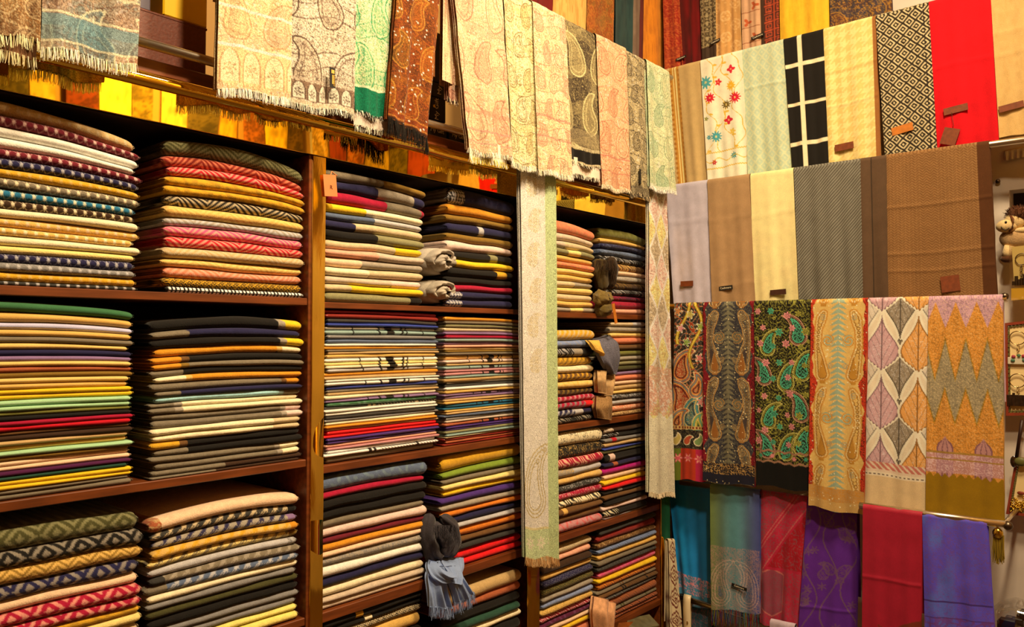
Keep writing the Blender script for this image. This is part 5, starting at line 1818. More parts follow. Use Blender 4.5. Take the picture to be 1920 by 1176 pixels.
tagpatch(o, 1, 1692, 242, 33, 15, 'leather_tan', rot=0.16)
o = rscarf(1, 'plain bright red scarf with a card tag', (1743, 1858), (1759, 1874), (285, 262), h_plain((214, 6, 22), 0.04), 7, sp=0.006, crease=(0.45,))
tagpatch(o, 1, 1792, 205, 36, 13, 'leather', rot=0.10)
X = ROWS[1] - 0.022
P = pR(1781, 256, X)
cd = patch(o, 'R', P, 0.045, 0.052, 'leather', rot=-0.32, name='card_tag')
MB().tube([tuple(pR(1784, 211, X)), tuple(pR(1788, 235, X - 0.002)), tuple(pR(1785, 243, X))], 0.0007, 6).build('tag_string', M['leather_dark'], o, True)
o = rscarf(1, 'plain sandy beige scarf at the right edge of the second rail', (1858, 1975), (1875, 1990), (262, 235), h_weave((214, 168, 96), (206, 158, 86), 0.006), 8, sp=0.006, crease=(0.3, 0.45))
tagpatch(o, 1, 1896, 200, 36, 12, 'leather', rot=0.12)
# row 2 ---------------------------------------------------------------------------------------------------------------
o = rscarf(2, 'plain lavender grey shawl with leather patch, nearest the corner', (1252, 1329), (1268, 1340), (585, 578), h_plain((200, 182, 178), 0.04), 1, sp=0.008, crease=(0.28,))
tagpatch(o, 2, 1288, 532, 23, 10, 'leather', rot=0.0)
o = rscarf(2, 'plain camel tan shawl with black Cashmere label', (1329, 1408), (1339, 1419), (580, 574), h_plain((174, 132, 84), 0.05), 2, sp=0.008, dx=0.003, crease=(0.3, 0.82))
tagpatch(o, 2, 1361, 540, 24, 8, 'black_tape', 'Cashmere', rot=0.07)
o = rscarf(2, 'plain cream shawl with leather patch', (1409, 1490), (1417, 1501), (578, 572), h_plain((250, 218, 140), 0.03), 3, sp=0.008, crease=(0.3,))
tagpatch(o, 2, 1459, 548, 27, 10, 'leather_dark', rot=0.05)
rscarf(2, 'wide grey twill shawl with brown border', (1491, 1664), (1501, 1668), (572, 562), h_twill((84, 74, 58), (160, 152, 124), (92, 66, 42)), 4, sp=0.0019, dx=0.003, ripple=0.0045, waves=2.6)
o = rscarf(2, 'wide brown herringbone shawl with dark brown border', (1664, 1856), (1668, 1870), (562, 556), h_herring((120, 78, 38), (172, 126, 72), (84, 46, 18)), 5, sp=0.0021, crease=(0.68, 0.8, 0.35), ripple=0.003)
tagpatch(o, 2, 1782, 532, 28, 30, 'leather', rot=0.1, name='card_tag')
# row 3 ---------------------------------------------------------------------------------------------------------------
rscarf(3, 'dark shawl embroidered with bright branches and paisleys, nearest the corner', (1268, 1323), (1264, 1322), (897, 902), h_multi, 1, sp=0.0019)
rscarf(3, 'navy shawl with mirrored bronze beaded paisleys', (1322, 1416), (1322, 1417), (902, 912),
       h_sym((50, 46, 50), (176, 132, 70), (150, 92, 36), (120, 112, 80), (128, 118, 84), edge=(138, 22, 30), bead=(250, 220, 150), hem=((0.035, 0.075, (40, 34, 34)), (0.0, 0.035, (30, 28, 38)))), 2, sp=0.0018, dx=0.006)
rscarf(3, 'black shawl embroidered with green and pink flowers', (1416, 1523), (1421, 1525), (908, 922), h_blackfloral, 3, sp=0.0018)
rscarf(3, 'golden shawl with mirrored paisleys on aqua and red edges', (1523, 1629), (1518, 1622), (948, 966),
       h_sym((226, 178, 92), (206, 140, 54), (196, 136, 46), (232, 196, 110), (150, 170, 138), edge=(206, 60, 30), bead=(255, 236, 180), hem=((0.03, 0.075, (200, 146, 76)), (0.0, 0.03, (206, 158, 84)))), 4, sp=0.0018, dx=0.010)
rscarf(3, 'cream shawl with large pink, grey and orange leaves', (1629, 1743), (1624, 1737), (948, 968), h_leaf, 5, sp=0.0018, dx=0.002)
rscarf(3, 'orange and grey ikat shawl with plain olive gold hem', (1743, 1881), (1737, 1884), (962, 982), h_ikat, 6, sp=0.0019, dx=0.006)
# row 4 ---------------------------------------------------------------------------------------------------------------
rscarf(4, 'plain teal blue shawl with patterned hem, nearest the corner', (1255, 1334), (1276, 1337), (1112, 1135), h_teal, 1, sp=0.003, mat='silk', ripple=0.006, gain=1.5, dx=-0.030)
o = rscarf(4, 'iridescent green and blue shawl with paisley end and knotted fringe', (1334, 1427), (1336, 1427), (1140, 1150), h_irid, 2, sp=0.0019, mat='silk', dx=0.040, gain=1.5,
           fr=(0.06, [(60, 110, 110), (50, 56, 110), (120, 120, 40), (150, 40, 40)], 500))
tagpatch(o, 4, 1386, 1101, 27, 6, 'black_tape', 'Cashmere', rot=-0.14, dx=0.040)
rscarf(4, 'pink and red shawl with grey paisley bands', (1427, 1516), (1427, 1496), (1168, 1180), h_pink, 3, sp=0.0021, mat='silk', ripple=0.006, gain=1.05, dx=0.032)
rscarf(4, 'deep purple shawl with grey vines', (1516, 1609), (1494, 1606), (1260, 1262), h_purple, 4, sp=0.0022, mat='silk', dx=0.030, crease=(0.62,), gain=1.35)
rscarf(4, 'raspberry red shawl with olive motif near its hem', (1620, 1731), (1618, 1727), (1262, 1272), h_rasp, 5, sp=0.0024, mat='silk', dx=0.112, crease=(0.42,), gain=0.85)
rscarf(4, 'shiny blue and violet shawl beside the white wall', (1731, 1852), (1737, 1873), (1268, 1280), h_blueviolet, 6, sp=0.0022, mat='silk', ripple=0.006, gain=1.15, dx=0.108)
for r, lab in ((1, 'chrome rail carrying the red and black-diamond scarves'), (2, 'chrome rail carrying the lavender and brown shawls'),
               (3, 'chrome rail carrying the embroidered shawls'), (4, 'chrome rail carrying the teal and purple shawls')):
    rodrow(r, lab, {1: -1.9, 2: -1.62, 3: pR(1888, 553, ROWS[3]).y, 4: pR(1606, 942, ROWS[4]).y}[r])
XF = ROWS[4] - 0.110
fa, fb = pR(1612, rowy(4, 1612) + 5, XF), pR(1886, rowy(4, 1886) + 5, XF)
root = empty('hanging_rail', tuple((fa + fb) / 2))
tag(root, 'chrome rail carrying the raspberry and violet shawls', 'rail', 'chrome rails on the rail wall')
MB().tube([tuple(fa), tuple(fb)], 0.0105, 14).build('tube', M['chrome'], root, True)
for q in (fa + (fb - fa) * 0.005, fa + (fb - fa) * 0.985):
    MB().tube([tuple(q), (WALL_X, q.y, q.z)], 0.006, 8).build('bracket', M['chrome'], root, True)
rod = MB().tube([(ROWS[0], 0.05, 3.105), (ROWS[0], -2.5, 3.105)], 0.0105, 12).build('hanging_rod', M['chrome'], smooth=True)
tag(rod, 'chrome rod near the ceiling on the rail wall', 'rod')

# scarves farther along and opposite, which the gold mirror header reflects
opp = ['D8902A', 'B83A18', '8A4A1C', 'E8B030', 'C85020', '6E5A24', 'E0A838', '7A3014', 'F0C040', '90701E', 'D8A040', '5E4A20', 'E09020', 'A85A20', 'F0B828', '745018']
for k, hx in enumerate(opp):
    col = tuple(int(hx[i:i + 2], 16) for i in (0, 2, 4))
    x0 = -2.30 + 0.155 * k
    x1 = x0 + (0.15 if k % 3 else 0.11)
    Y = OPP_Y + 0.06
    c2 = tuple(int(v * 0.6) for v in col)
    pat = h_jama(col, c2, [c2, col], 0.09, 0.03, seed=k) if k % 2 else h_weave(col, c2)
    o = drape('opposite_scarf', f'{["amber", "brick red", "brown", "yellow", "orange", "olive", "gold", "rust", "lemon", "khaki", "sand", "umber", "tangerine", "copper", "sunflower", "dark tan"][k]} scarf hanging on the wall opposite the shelves', 'L',
              (x1, Y, 3.28), (x0, Y, 3.28), (x1, Y, 2.2), (x0, Y, 2.2), pat, sp=0.010, r=0.012, seed=300 + k, group='scarves on the opposite wall', extra=False)
    o.scale = (1, 1, 1)
rod = MB().tube([(-3.0, OPP_Y + 0.06, 3.268), (0.2, OPP_Y + 0.06, 3.268)], 0.0095, 12).build('hanging_rod', M['chrome'], smooth=True)
tag(rod, 'chrome rod along the wall opposite the shelves', 'rod')
for k, hx in enumerate(('E8B030', 'C04A1C', '8A701E', 'F0C040', 'D87820', 'A03C18', 'E0A838')):
    col = tuple(int(hx[i:i + 2], 16) for i in (0, 2, 4))
    y0 = -1.28 - 0.18 * k
    X = ROWS[0]
    c2 = tuple(int(v * 0.6) for v in col)
    drape('hanging_scarf', f'{["amber", "brick", "olive", "yellow", "orange", "russet", "gold"][k]} scarf on the highest rail, out past the sandy beige one', 'R', (X, y0, 3.12), (X, y0 - 0.17, 3.12), (X, y0, 2.35), (X, y0 - 0.17, 2.35),
          h_weave(col, c2) if k % 2 else h_jama(col, c2, [c2, col], 0.09, 0.03, seed=k), sp=0.010, seed=340 + k, group='scarves on the highest rail of the rail wall', extra=False)

# ================================================================== rolled and bundled scarves tucked between the stacks
def sweep(name, path, wd, th, colfn, mat='wool', parent=None, n=20, folds=3.0, fa=0.25, side=(1, 0, 0), seed=0, rounded=True, smooth=True):
    """soft flattened tube along a path: widths wd, thicknesses th, lengthwise folds"""
    path = np.asarray(path, float)
    m0 = len(path)
    t0 = np.linspace(0, 1, m0); m = max(26, m0 * 9)
    t = np.linspace(0, 1, m)
    sm = np.stack([np.interp(t, t0, path[:, k]) for k in range(3)], -1)
    for _ in range(m // m0):
        sm[1:-1] = (sm[:-2] + 2 * sm[1:-1] + sm[2:]) / 4
    W = np.interp(t, np.linspace(0, 1, len(wd)), wd); T = np.interp(t, np.linspace(0, 1, len(th)), th)
    if rounded:
        e = np.clip((np.abs(2 * t - 1) - 0.70) / 0.30, 0, 1)
        e = np.sqrt(np.clip(1 - e ** 2.2, 0.004, 1))
        W, T = W * e, T * e
    tan = np.gradient(sm, axis=0); tan /= np.linalg.norm(tan, axis=1)[:, None]
    s = np.asarray(side, float)
    A = s - (tan @ s)[:, None] * tan
    A /= np.linalg.norm(A, axis=1)[:, None]
    Bn = np.cross(tan, A)
    th_ = np.linspace(0, 2 * np.pi, n, endpoint=False)
    V = []
    for i in range(m):
        rr = 1 + fa * np.sin(folds * th_ + seed + 2.5 * t[i]) * 0.6 + fa * 0.5 * np.sin((folds * 2 + 1) * th_ + seed * 2 - 3 * t[i])
        V.append(sm[i] + (np.cos(th_) * rr * W[i] / 2)[:, None] * A[i] + (np.sin(th_) * rr * T[i] / 2)[:, None] * Bn[i])
    V = np.array(V)                                                    # m, n, 3
    c0 = V[0].mean(0); c1 = V[-1].mean(0)
    verts = np.vstack([V.reshape(-1, 3), c0, c1])
    F = []
    for k in range(n):
        i = np.arange(m - 1)
        F.append(np.stack([i * n + k, i * n + (k + 1) % n, (i + 1) * n + (k + 1) % n, (i + 1) * n + k], -1))
    e = []
    for k in range(0, n, 2):
        e.append((m * n, k, k + 1, (k + 2) % n))
        e.append((m * n + 1, (m - 1) * n + (k + 2) % n, (m - 1) * n + k + 1, (m - 1) * n + k))
    F = np.vstack(F + [np.array(e)])
    tt = np.concatenate([np.repeat(t, n), [0, 1]]); aa = np.concatenate([np.tile(th_, m), [0, 0]])
    col = colfn(tt, aa)
    o = mk(name, verts, F, M[mat], alb(col), parent, smooth)
    return o, sm


def const(c, v=0.12, seed=1):
    c = C(c)
    return lambda t, a: c * (1 + v * (vnoise(t * 3, a, 0.35, seed) - 0.5))[:, None]


def tweedc(a, b):
    a, b = C(a), C(b)
    return lambda t, an: np.where((hsh(np.floor(t * 60), np.floor(an * 6), 3) > 0.45)[:, None], a, b)


def spiral_roll(label, px0, py0, px1, py1, col, seed, Yf=0.022):
    """a scarf rolled up and pushed in between two stacks, its coil facing out"""
    a, b = pL(px0, py0, Yf), pL(px1, py1, Yf)
    cx, cz = (a.x + b.x) / 2, (a.z + b.z) / 2
    rx, rz = abs(b.x - a.x) / 2, abs(a.z - b.z) / 2
    turns, n, q = 1.72, 150, 22
    t = np.linspace(0, 1, n)
    th = t * turns * 2 * np.pi + seed
    rad = 0.10 + 0.64 * t
    hb = 0.16 + 0.10 * np.sin(np.pi * np.clip(t * 1.15, 0, 1)) * (1 + 0.25 * np.sin(th * 2.3 + seed))
    hb = hb * np.sqrt(np.clip(1 - np.clip((t - 0.93) / 0.07, 0, 1) ** 2, 0.02, 1))
    ph = np.linspace(0, 2 * np.pi, q, endpoint=False)
    wr = 1 + 0.07 * np.sin(5 * th + 2 * seed)[:, None] * np.cos(2 * ph)[None] + 0.05 * np.sin(11 * th[:, None] + 3 * ph[None])
    rr_ = rad[:, None] + hb[:, None] * np.cos(ph)[None] * wr
    yy = Yf + 0.018 + 0.006 * np.sin(th * 1.4)[:, None] - 0.030 * np.sin(ph)[None] * wr - 0.008 * (1 - t)[:, None]
    V = np.stack([cx + rx * rr_ * np.cos(th)[:, None], yy, cz + rz * rr_ * np.sin(th)[:, None]], -1)
    I, J = np.meshgrid(np.arange(n - 1), np.arange(q), indexing='ij')
    F = np.stack([I * q + J, I * q + (J + 1) % q, (I + 1) * q + (J + 1) % q, (I + 1) * q + J], -1).reshape(-1, 4)
    # the rest of the roll runs back into the shelf
    tb = np.linspace(0, 2 * np.pi, 28, endpoint=False)
    bk = np.stack([np.stack([cx + rx * f * np.cos(tb), Yf + y + 0 * tb, cz + rz * f * np.sin(tb)], -1) for f, y in ((0.55, 0.02), (0.86, 0.02), (0.92, 0.05), (0.92, 0.20), (0.3, 0.21))], 1)
    F2 = []
    for i in range(28):
        for k in range(4):
            F2.append((n * q + i * 5 + k, n * q + ((i + 1) % 28) * 5 + k, n * q + ((i + 1) % 28) * 5 + k + 1, n * q + i * 5 + k + 1))
    V = np.vstack([V.reshape(-1, 3), bk.reshape(-1, 3)])
    cc = C(col) * (1 + 0.14 * (vnoise(V[:, 0], V[:, 2], 0.02, seed) - 0.5))[:, None]
    o = mk('rolled_scarf', V, np.vstack([F, np.array(F2)]), M['wool'], alb(cc))
    tag(o, label, 'scarf', 'rolled scarves tucked between the stacks')
    return o


spiral_roll('pale grey rolled scarf, upper of two between the stacks on the middle top shelf', 803, 457, 860, 520, (186, 166, 136), -0.95)
spiral_roll('pale grey rolled scarf, lower of two, resting on the middle top shelf', 804, 519, 860, 572, (182, 162, 130), -0.55)

# charcoal bundle and the knotted pale blue scarf on the third middle shelf
Yb = -0.012
zs3 = SHELF[('middle', 3)]
P = lambda x, y, Y=Yb: tuple(pL(x, y, Y))
root = empty('bundled_scarf', P(826, 1080)[:2] + (P(826, 1040)[2],))
tag(root, 'charcoal scarf bunched up between the stacks above the pale blue knotted one', 'scarf', 'rolled scarves tucked between the stacks')
for k, (pts, w, t) in enumerate((([(806, 962), (800, 1000), (812, 1040), (826, 1046)], (.03, .04, .045, .03), (.03, .04, .04, .03)),
                                 ([(826, 968), (850, 990), (852, 1020), (836, 1044)], (.025, .035, .04, .03), (.03, .035, .035, .03)),
                                 ([(812, 985), (828, 1000), (838, 1022), (828, 1044)], (.03, .035, .04, .03), (.035, .04, .045, .03)))):
    o, sm = sweep('fold', [P(x, y, Yb - 0.004 * k + 0.02) for x, y in pts], w, t, const((64, 56, 54), 0.3, k), parent=root, folds=4, fa=0.30, seed=k)
fr = fringe(root, [P(812, 985, Yb - 0.03), P(852, 985, Yb - 0.03), P(858, 1010, Yb - 0.03)], NL, HL, 0.030, [(70, 62, 60), (50, 44, 44)], 700, seed=3, curl=1.2)
root = empty('knotted_scarf', P(835, 1150)[:2] + (P(835, 1160)[2],))
tag(root, 'pale blue knotted scarf with fringed ends hanging off the third middle shelf', 'scarf')
BL = (140, 152, 172)


def cloth(name, L, R, folds, amp, col, parent, mat='shawl', seed=0, thick=0.005, ends=1.0, n=44, m=34, bulge=0.012):
    """a folded sheet spanned between two edge polylines (pixel x, pixel y, Y)"""
    def res(Q):
        Q = np.array([P(x, y, Y) for x, y, Y in Q])
        t = np.linspace(0, 1, m)
        q = np.stack([np.interp(t, np.linspace(0, 1, len(Q)), Q[:, k]) for k in range(3)], -1)
        for _ in range(10): q[1:-1] = (q[:-2] + 2 * q[1:-1] + q[2:]) / 4
        return q
    l, r_ = res(L), res(R)
    S_, T_ = np.meshgrid(np.linspace(0, 1, n), np.linspace(0, 1, m), indexing='ij')
    Pm = l[None] * (1 - S_)[..., None] + r_[None] * S_[..., None]
    ph = seed * 1.7
    f = np.sin(2 * np.pi * folds * S_ + ph + 1.2 * np.sin(3 * T_ + ph)) + 0.45 * np.sin(2 * np.pi * folds * 2.1 * S_ - 2 * T_ + ph)
    off = bulge * np.sin(np.pi * S_) + amp * f * (0.5 + 0.5 * T_ * ends)
    front = Pm + off[..., None] * NL
    back = Pm + (np.minimum(off, bulge * np.sin(np.pi * S_)) - thick - bulge * 0.6 * np.sin(np.pi * S_))[..., None] * NL
    V = np.vstack([front.reshape(-1, 3), back.reshape(-1, 3)])
    k = n * m
    e = []
    for j in range(m - 1):
        e.append((j, k + j, k + j + 1, j + 1)); q = (n - 1) * m + j
        e.append((q, q + 1, k + q + 1, k + q))
    for i in range(n - 1):
        e.append((i * m, (i + 1) * m, k + (i + 1) * m, k + i * m)); q = i * m + m - 1
        e.append((q, k + q, k + q + m, q + m))
    F = np.vstack([gridF(n, m), gridF(n, m, k)[:, ::-1], np.array(e)])
    if callable(col): cc = col(np.tile(T_.reshape(-1), 2), np.tile(S_.reshape(-1) * 6, 2))
    else: cc = np.broadcast_to(C(col), (len(V), 3))
    o = mk(name, V, F, M[mat], alb(cc), parent)
    return o, front


o1, f1 = cloth('tail', [(806, 1050, .0), (798, 1080, -.02), (802, 1110, -.03), (804, 1138, -.03)], [(838, 1058, -.01), (836, 1085, -.03), (838, 1112, -.035), (846, 1140, -.03)], 2.2, 0.007, BL, root, seed=1)
o2, f2 = cloth('tail', [(826, 1062, -.03), (838, 1084, -.045), (848, 1112, -.045), (852, 1132, -.04)], [(856, 1058, -.02), (866, 1078, -.04), (876, 1096, -.042), (886, 1112, -.04)], 2.4, 0.006, BL, root, seed=3)
cloth('loop', [(804, 1046, .025), (798, 1062, -.01), (806, 1082, -.03), (826, 1096, -.045), (840, 1092, -.05)], [(828, 1044, .02), (822, 1054, -.02), (826, 1064, -.04), (838, 1072, -.055), (848, 1074, -.055)], 1.6, 0.006, BL, root, seed=5, bulge=0.016)
cloth('shoulder', [(822, 1044, .025), (828, 1058, -.025), (842, 1078, -.05), (844, 1092, -.052)], [(868, 1044, .025), (870, 1062, -.02), (866, 1080, -.04), (858, 1094, -.05)], 1.8, 0.006, BL, root, seed=8, bulge=0.018)
for k, f in ((1, f1), (2, f2)):
    fringe(root, f[:, -1] + UP * 0.004, NL, HL, 0.030, [(150, 160, 178), (120, 132, 152)], 620, seed=k, curl=0.4)

# right bay: bundles stuffed between the stacks
def bundle(label, parts, colfn, mat='wool', frg=None, grp='rolled scarves tucked between the stacks'):
    pts = np.array([p for q in parts for p in q[0]])
    mx = pts[:, 0].mean(); my = pts[:, 1].max()
    root = empty('tucked_scarf', P(mx, my))
    tag(root, label, 'scarf', grp)
    for k, (pl, w, t, yo) in enumerate(parts):
        sweep('fold', [P(x, y, Yb + yo) for x, y in pl], w, t, colfn if callable(colfn) else colfn[k], mat, root, n=36, folds=6 + k, fa=0.13, seed=k + len(label))
    return root


r1 = bundle('dark brown bunched scarf with fringe in the right bay, top shelf', [
    ([(1126, 486), (1124, 510), (1130, 545)], (.055, .060, .045), (.05, .05, .04), 0.02), ([(1140, 484), (1148, 505), (1144, 540)], (.04, .05, .03), (.04, .04, .03), 0.012)],
    [const((74, 56, 24), 0.3, 1), const((52, 34, 16), 0.3, 2)])
fringe(r1, [P(1118, 488, -.03), P(1150, 488, -.03), P(1153, 520, -.02)], NL, HL, 0.035, [(60, 38, 18), (40, 26, 12)], 700, seed=8, curl=0.9)
r2 = bundle('olive brown rolled scarf with a yellow paper tag in the right bay', [
    ([(1120, 556), (1130, 560), (1142, 560)], (.050, .052, .045), (.05, .05, .045), -0.005), ([(1122, 580), (1132, 580), (1142, 578)], (.045, .05, .04), (.05, .05, .04), 0.0)],
    [const((122, 96, 44), 0.15, 1), const((104, 82, 36), 0.15, 2)])
Pt = np.array(P(1152, 588, -0.055))
patch(r2, 'L', Pt, 0.016, 0.068, 'leather_tan', rot=0.28, name='paper_tag')
def tucked(label, sheets, col, mat='wool'):
    pts = np.array([q[:2] for sh in sheets for q in sh[0] + sh[1]])
    root = empty('tucked_scarf', P(pts[:, 0].mean(), pts[:, 1].max()))
    tag(root, label, 'scarf', 'rolled scarves tucked between the stacks')
    for k, (L, R, fo, am) in enumerate(sheets):
        cloth('fold', L, R, fo, am, col, root, mat, seed=k + len(label), bulge=0.022, thick=0.012)
    return root


def weave2(a, b, s=0.05):
    a, b = C(a), C(b)
    return lambda t, q: np.where((np.sin(t * 190 + np.floor(q * 14) * 3.1) > -0.1)[:, None], a, b)


tucked('navy tweed scarf corner flopping out in the right bay, second shelf', [
    ([(1106, 638, .02), (1116, 654, -.01), (1130, 680, -.02), (1140, 700, -.01)], [(1140, 628, .02), (1160, 640, -.01), (1160, 668, -.02), (1150, 702, -.01)], 1.3, 0.006)], (112, 104, 106), 'filigree')
tucked('yellow scarf end peeking out beside the navy tweed corner', [
    ([(1102, 638, .0), (1108, 644, -.02), (1116, 656, -.03)], [(1120, 638, .0), (1124, 650, -.02), (1130, 668, -.03)], 1.0, 0.003)], (226, 172, 70))
tucked('beige rolled scarf below the navy tweed corner', [
    ([(1119, 694, .01), (1118, 712, -.01), (1120, 736, 0.0)], [(1134, 696, .01), (1134, 712, -.015), (1134, 740, 0.0)], 0.8, 0.004),
    ([(1132, 706, .02), (1130, 722, -.005), (1128, 742, .01)], [(1150, 700, .02), (1150, 718, .0), (1142, 738, .01)], 0.8, 0.005)], const((196, 150, 92), 0.2, 2))
tucked('brown and tan tweed rolled scarf at the shelf edge under the beige roll', [
    ([(1117, 742, .01), (1115, 764, -.01), (1120, 784, .0)], [(1146, 742, .01), (1146, 760, -.01), (1143, 788, .0)], 1.2, 0.005)], (170, 124, 70), 'filigree')
tucked('peach pink folded scarf end at the bottom of the right bay', [
    ([(1114, 1118, .0), (1112, 1145, -.02), (1116, 1195, -.01)], [(1140, 1124, .0), (1138, 1150, -.03), (1136, 1195, -.01)], 0.7, 0.005),
    ([(1134, 1126, .005), (1136, 1150, -.01), (1132, 1195, .0)], [(1152, 1130, .005), (1152, 1152, -.01), (1148, 1195, .0)], 0.8, 0.005)], const((226, 160, 104), 0.12, 5))

# hang-tag on the middle bay
tg = empty('hang_tag', tuple(pL(619, 368, -0.012)))
tag(tg, 'orange card hang-tag dangling by the gold post on the middle top shelf', 'tag')
Pc = np.array(pL(619, 348, -0.012))
patch(tg, 'L', Pc, 0.036, 0.050, 'card', rot=0.10, name='card', thick=0.001)
lettering('R', 0.012, tg, M['leather'], Pc + NL * 0.0016 - UP * 0.004 + HL * 0.002, Matrix((HL, UP, NL)).transposed(), name='printed_monogram')
MB().tube([tuple(Pc + UP * 0.021), tuple(pL(622, 322, -0.004)), tuple(pL(632, 330, -0.012))], 0.0016, 6).build('cord', M['card'], tg, True)

# ================================================================== boxes on the ledge
ZL = zL(330, 122, 0.012)


def bx(name, label, px0, px1, py0, py1, Y, dep, mat, group=None, cat='box', z0=None):
    a, b = pL(px0, py1, Y), pL(px1, py0, Y)
    zb = ZL + 0.001 if z0 is None else z0
    ztop = (pL(px0, py0, Y).z + pL(px1, py0, Y).z) / 2 if py0 > -900 else zb + 0.3
    root = empty(name, ((a.x + b.x) / 2, Y + dep / 2, zb))
    tag(root, label, cat, group)
    MB().box((a.x, Y, zb), (b.x, Y + dep, ztop), 0.003).build('body', M[mat] if isinstance(mat, str) else mat, root)
    return root, a.x, b.x, zb, ztop


M['box_brown'] = flat_mat('maroon_leatherette', lin((112, 52, 34)), 0.5, 0, 0.25, 160, bump=0.15)
M['box_yellow'] = flat_mat('yellow_card', lin((250, 206, 20)), 0.5, 0, 0.04, 10)
M['box_blue'] = flat_mat('blue_grey_card', lin((104, 100, 120)), 0.6, 0, 0.05, 10)
r, x0, x1, z0, z1 = bx('leatherette_box', 'maroon-brown leatherette box on the ledge behind the chrome rail', 225, 388, 30, 96, 0.05, 0.22, 'box_brown')
MB().box((x0 - 0.001, 0.049, z1 - 0.004), (x1 + 0.001, 0.271, z1 + 0.001), 0.001).build('lid', M['box_brown'], r)
r, x0, x1, z0b, z1b = bx('yellow_box', 'bright yellow card box standing on the maroon box', 306, 390, -70, 30, 0.055, 0.16, 'box_yellow', z0=z1 + 0.003)
MB().box((x0 - 0.001, 0.054, z1b - 0.02), (x1 + 0.001, 0.216, z1b + 0.001), 0.002).build('lid', M['box_yellow'], r)
r, x0, x1, z0b, z1b = bx('blue_grey_box', 'blue-grey card box on the maroon box, left of the yellow one', 238, 284, -70, 30, 0.06, 0.14, 'box_blue', z0=z1 + 0.003)
MB().box((x0 - 0.001, 0.059, z1b - 0.02), (x1 + 0.001, 0.201, z1b + 0.001), 0.002).build('lid', M['box_blue'], r)
GB = 'black printed gift boxes on the ledge'
xa = [pL(p, 200, 0.05).x for p in (806, 838, 842, 876)]
zz0 = ZL + 0.001
bw = xa[1] - xa[0]
zh = pL(820, 200, 0.05).z - zz0


def giftbox(label, x0, x1, z0, z1, text, rot, yellow=False):
    root = empty('gift_box', ((x0 + x1) / 2, 0.12, z0))
    tag(root, label, 'box', GB)
    MB().box((x0, 0.05, z0), (x1, 0.20, z1), 0.002).build('body', M['black_plastic'], root)
    ca, sa = math.cos(rot), math.sin(rot)
    h2, u2 = HL * ca + UP * sa, -HL * sa + UP * ca
    c0 = np.array(((x0 + x1) / 2, 0.0495, (z0 + z1) / 2))
    lettering(text, 0.020 if rot else 0.017, root, M['ink_white'], c0, Matrix((h2, u2, NL)).transposed())
    if yellow:
        V = []
        MB().ball(c0 + NL * 0.0 - HL * 0.010 + UP * 0.006, (0.004, 0.0012, 0.004)).build('yellow_dot', M['box_yellow'], root, True)


giftbox('black gift box lettered in white at the bottom left of the black boxes', xa[0] - 0.01, xa[1], zz0, zz0 + 0.052, 'My Gift', 0)
giftbox('black gift box lettered in white at the bottom right of the black boxes', xa[2], xa[2] + 0.075, zz0, zz0 + 0.052, 'My Gift', 0)
giftbox('black gift box with vertical white lettering and yellow dot, second level', xa[0] - 0.01, xa[1] - 0.004, zz0 + 0.053, zz0 + 0.118, 'My Gift', math.pi / 2, True)
giftbox('black gift box with small window print, third level', xa[0] + 0.002, xa[1] + 0.004, zz0 + 0.119, zz0 + 0.160, 'My', math.pi / 2)
giftbox('tall black gift box on top of the black boxes', xa[0] + 0.006, xa[1] + 0.02, zz0 + 0.161, zz0 + 0.30, '', 0)

# ================================================================== right edge: white wall, toys and key rings
XW = WALL_X
S = lambda px, py, X=XW - 0.02: tuple(pR(px, py, X))
# plush camel ---------------------------------------------------------------------------------------------------------
M['plush'] = cloth_mat('cream_plush', 0.95, 0.2, 300, 0.4, 0.10)
cxx = XW - 0.06
root = empty('plush_camel', S(1915, 488, cxx))
tag(root, 'small plush camel with brown mane hanging on the white wall', 'toy')
cr, br = alb((232, 190, 120)), alb((92, 52, 24))
hb = MB()
hb.ball(S(1888, 424, cxx - 0.02), (0.022, 0.030, 0.021), 20, 14, cr)
hb.build('muzzle', M['plush'], root, True, True)
MB().ball(S(1903, 414, cxx - 0.012), (0.024, 0.028, 0.028), 20, 14, cr).build('head', M['plush'], root, True, True)
MB().ball(S(1912, 446, cxx), (0.030, 0.055, 0.036), 20, 14, alb((196, 150, 92))).build('body', M['plush'], root, True, True)
MB().ball(S(1918, 432, cxx - 0.02), (0.012, 0.024, 0.010), 14, 10, cr).build('ear', M['plush'], root, True, True)
lg = MB().tube([S(1894, 462, cxx - 0.01), S(1890, 474, cxx - 0.012), S(1888, 482, cxx - 0.012)], (0.016, 0.015, 0.014), 12, cr).build('leg', M['plush'], root, True, True)
hf = MB().ball(S(1889, 485, cxx - 0.012), (0.016, 0.019, 0.013), 14, 10, br).build('hoof', M['plush'], lg, True, True)
MB().ball(S(1886, 417, cxx - 0.040), (0.0035, 0.0035, 0.0045), 10, 8, alb((14, 10, 8))).build('eye', M['vcgloss'], root, True, True)
mth = [S(1877 + 15 * q, 425 + 22 * q * (1 - q) + 2 * q, cxx - 0.041) for q in np.linspace(0, 1, 9)]
MB().tube(mth, 0.0012, 6, alb((30, 20, 12))).build('mouth', M['vc'], root, True, True)
MB().tube([S(1893, 402, cxx - 0.022), S(1900, 412, cxx - 0.045), S(1898, 428, cxx - 0.040), S(1893, 434, cxx - 0.030)], 0.0035, 8, alb((120, 66, 30))).build('bridle', M['vc'], root, True, True)
r = np.random.default_rng(4)
Vh, Fh, Ch = [], [], []
hc = np.array(S(1912, 402, cxx - 0.01))
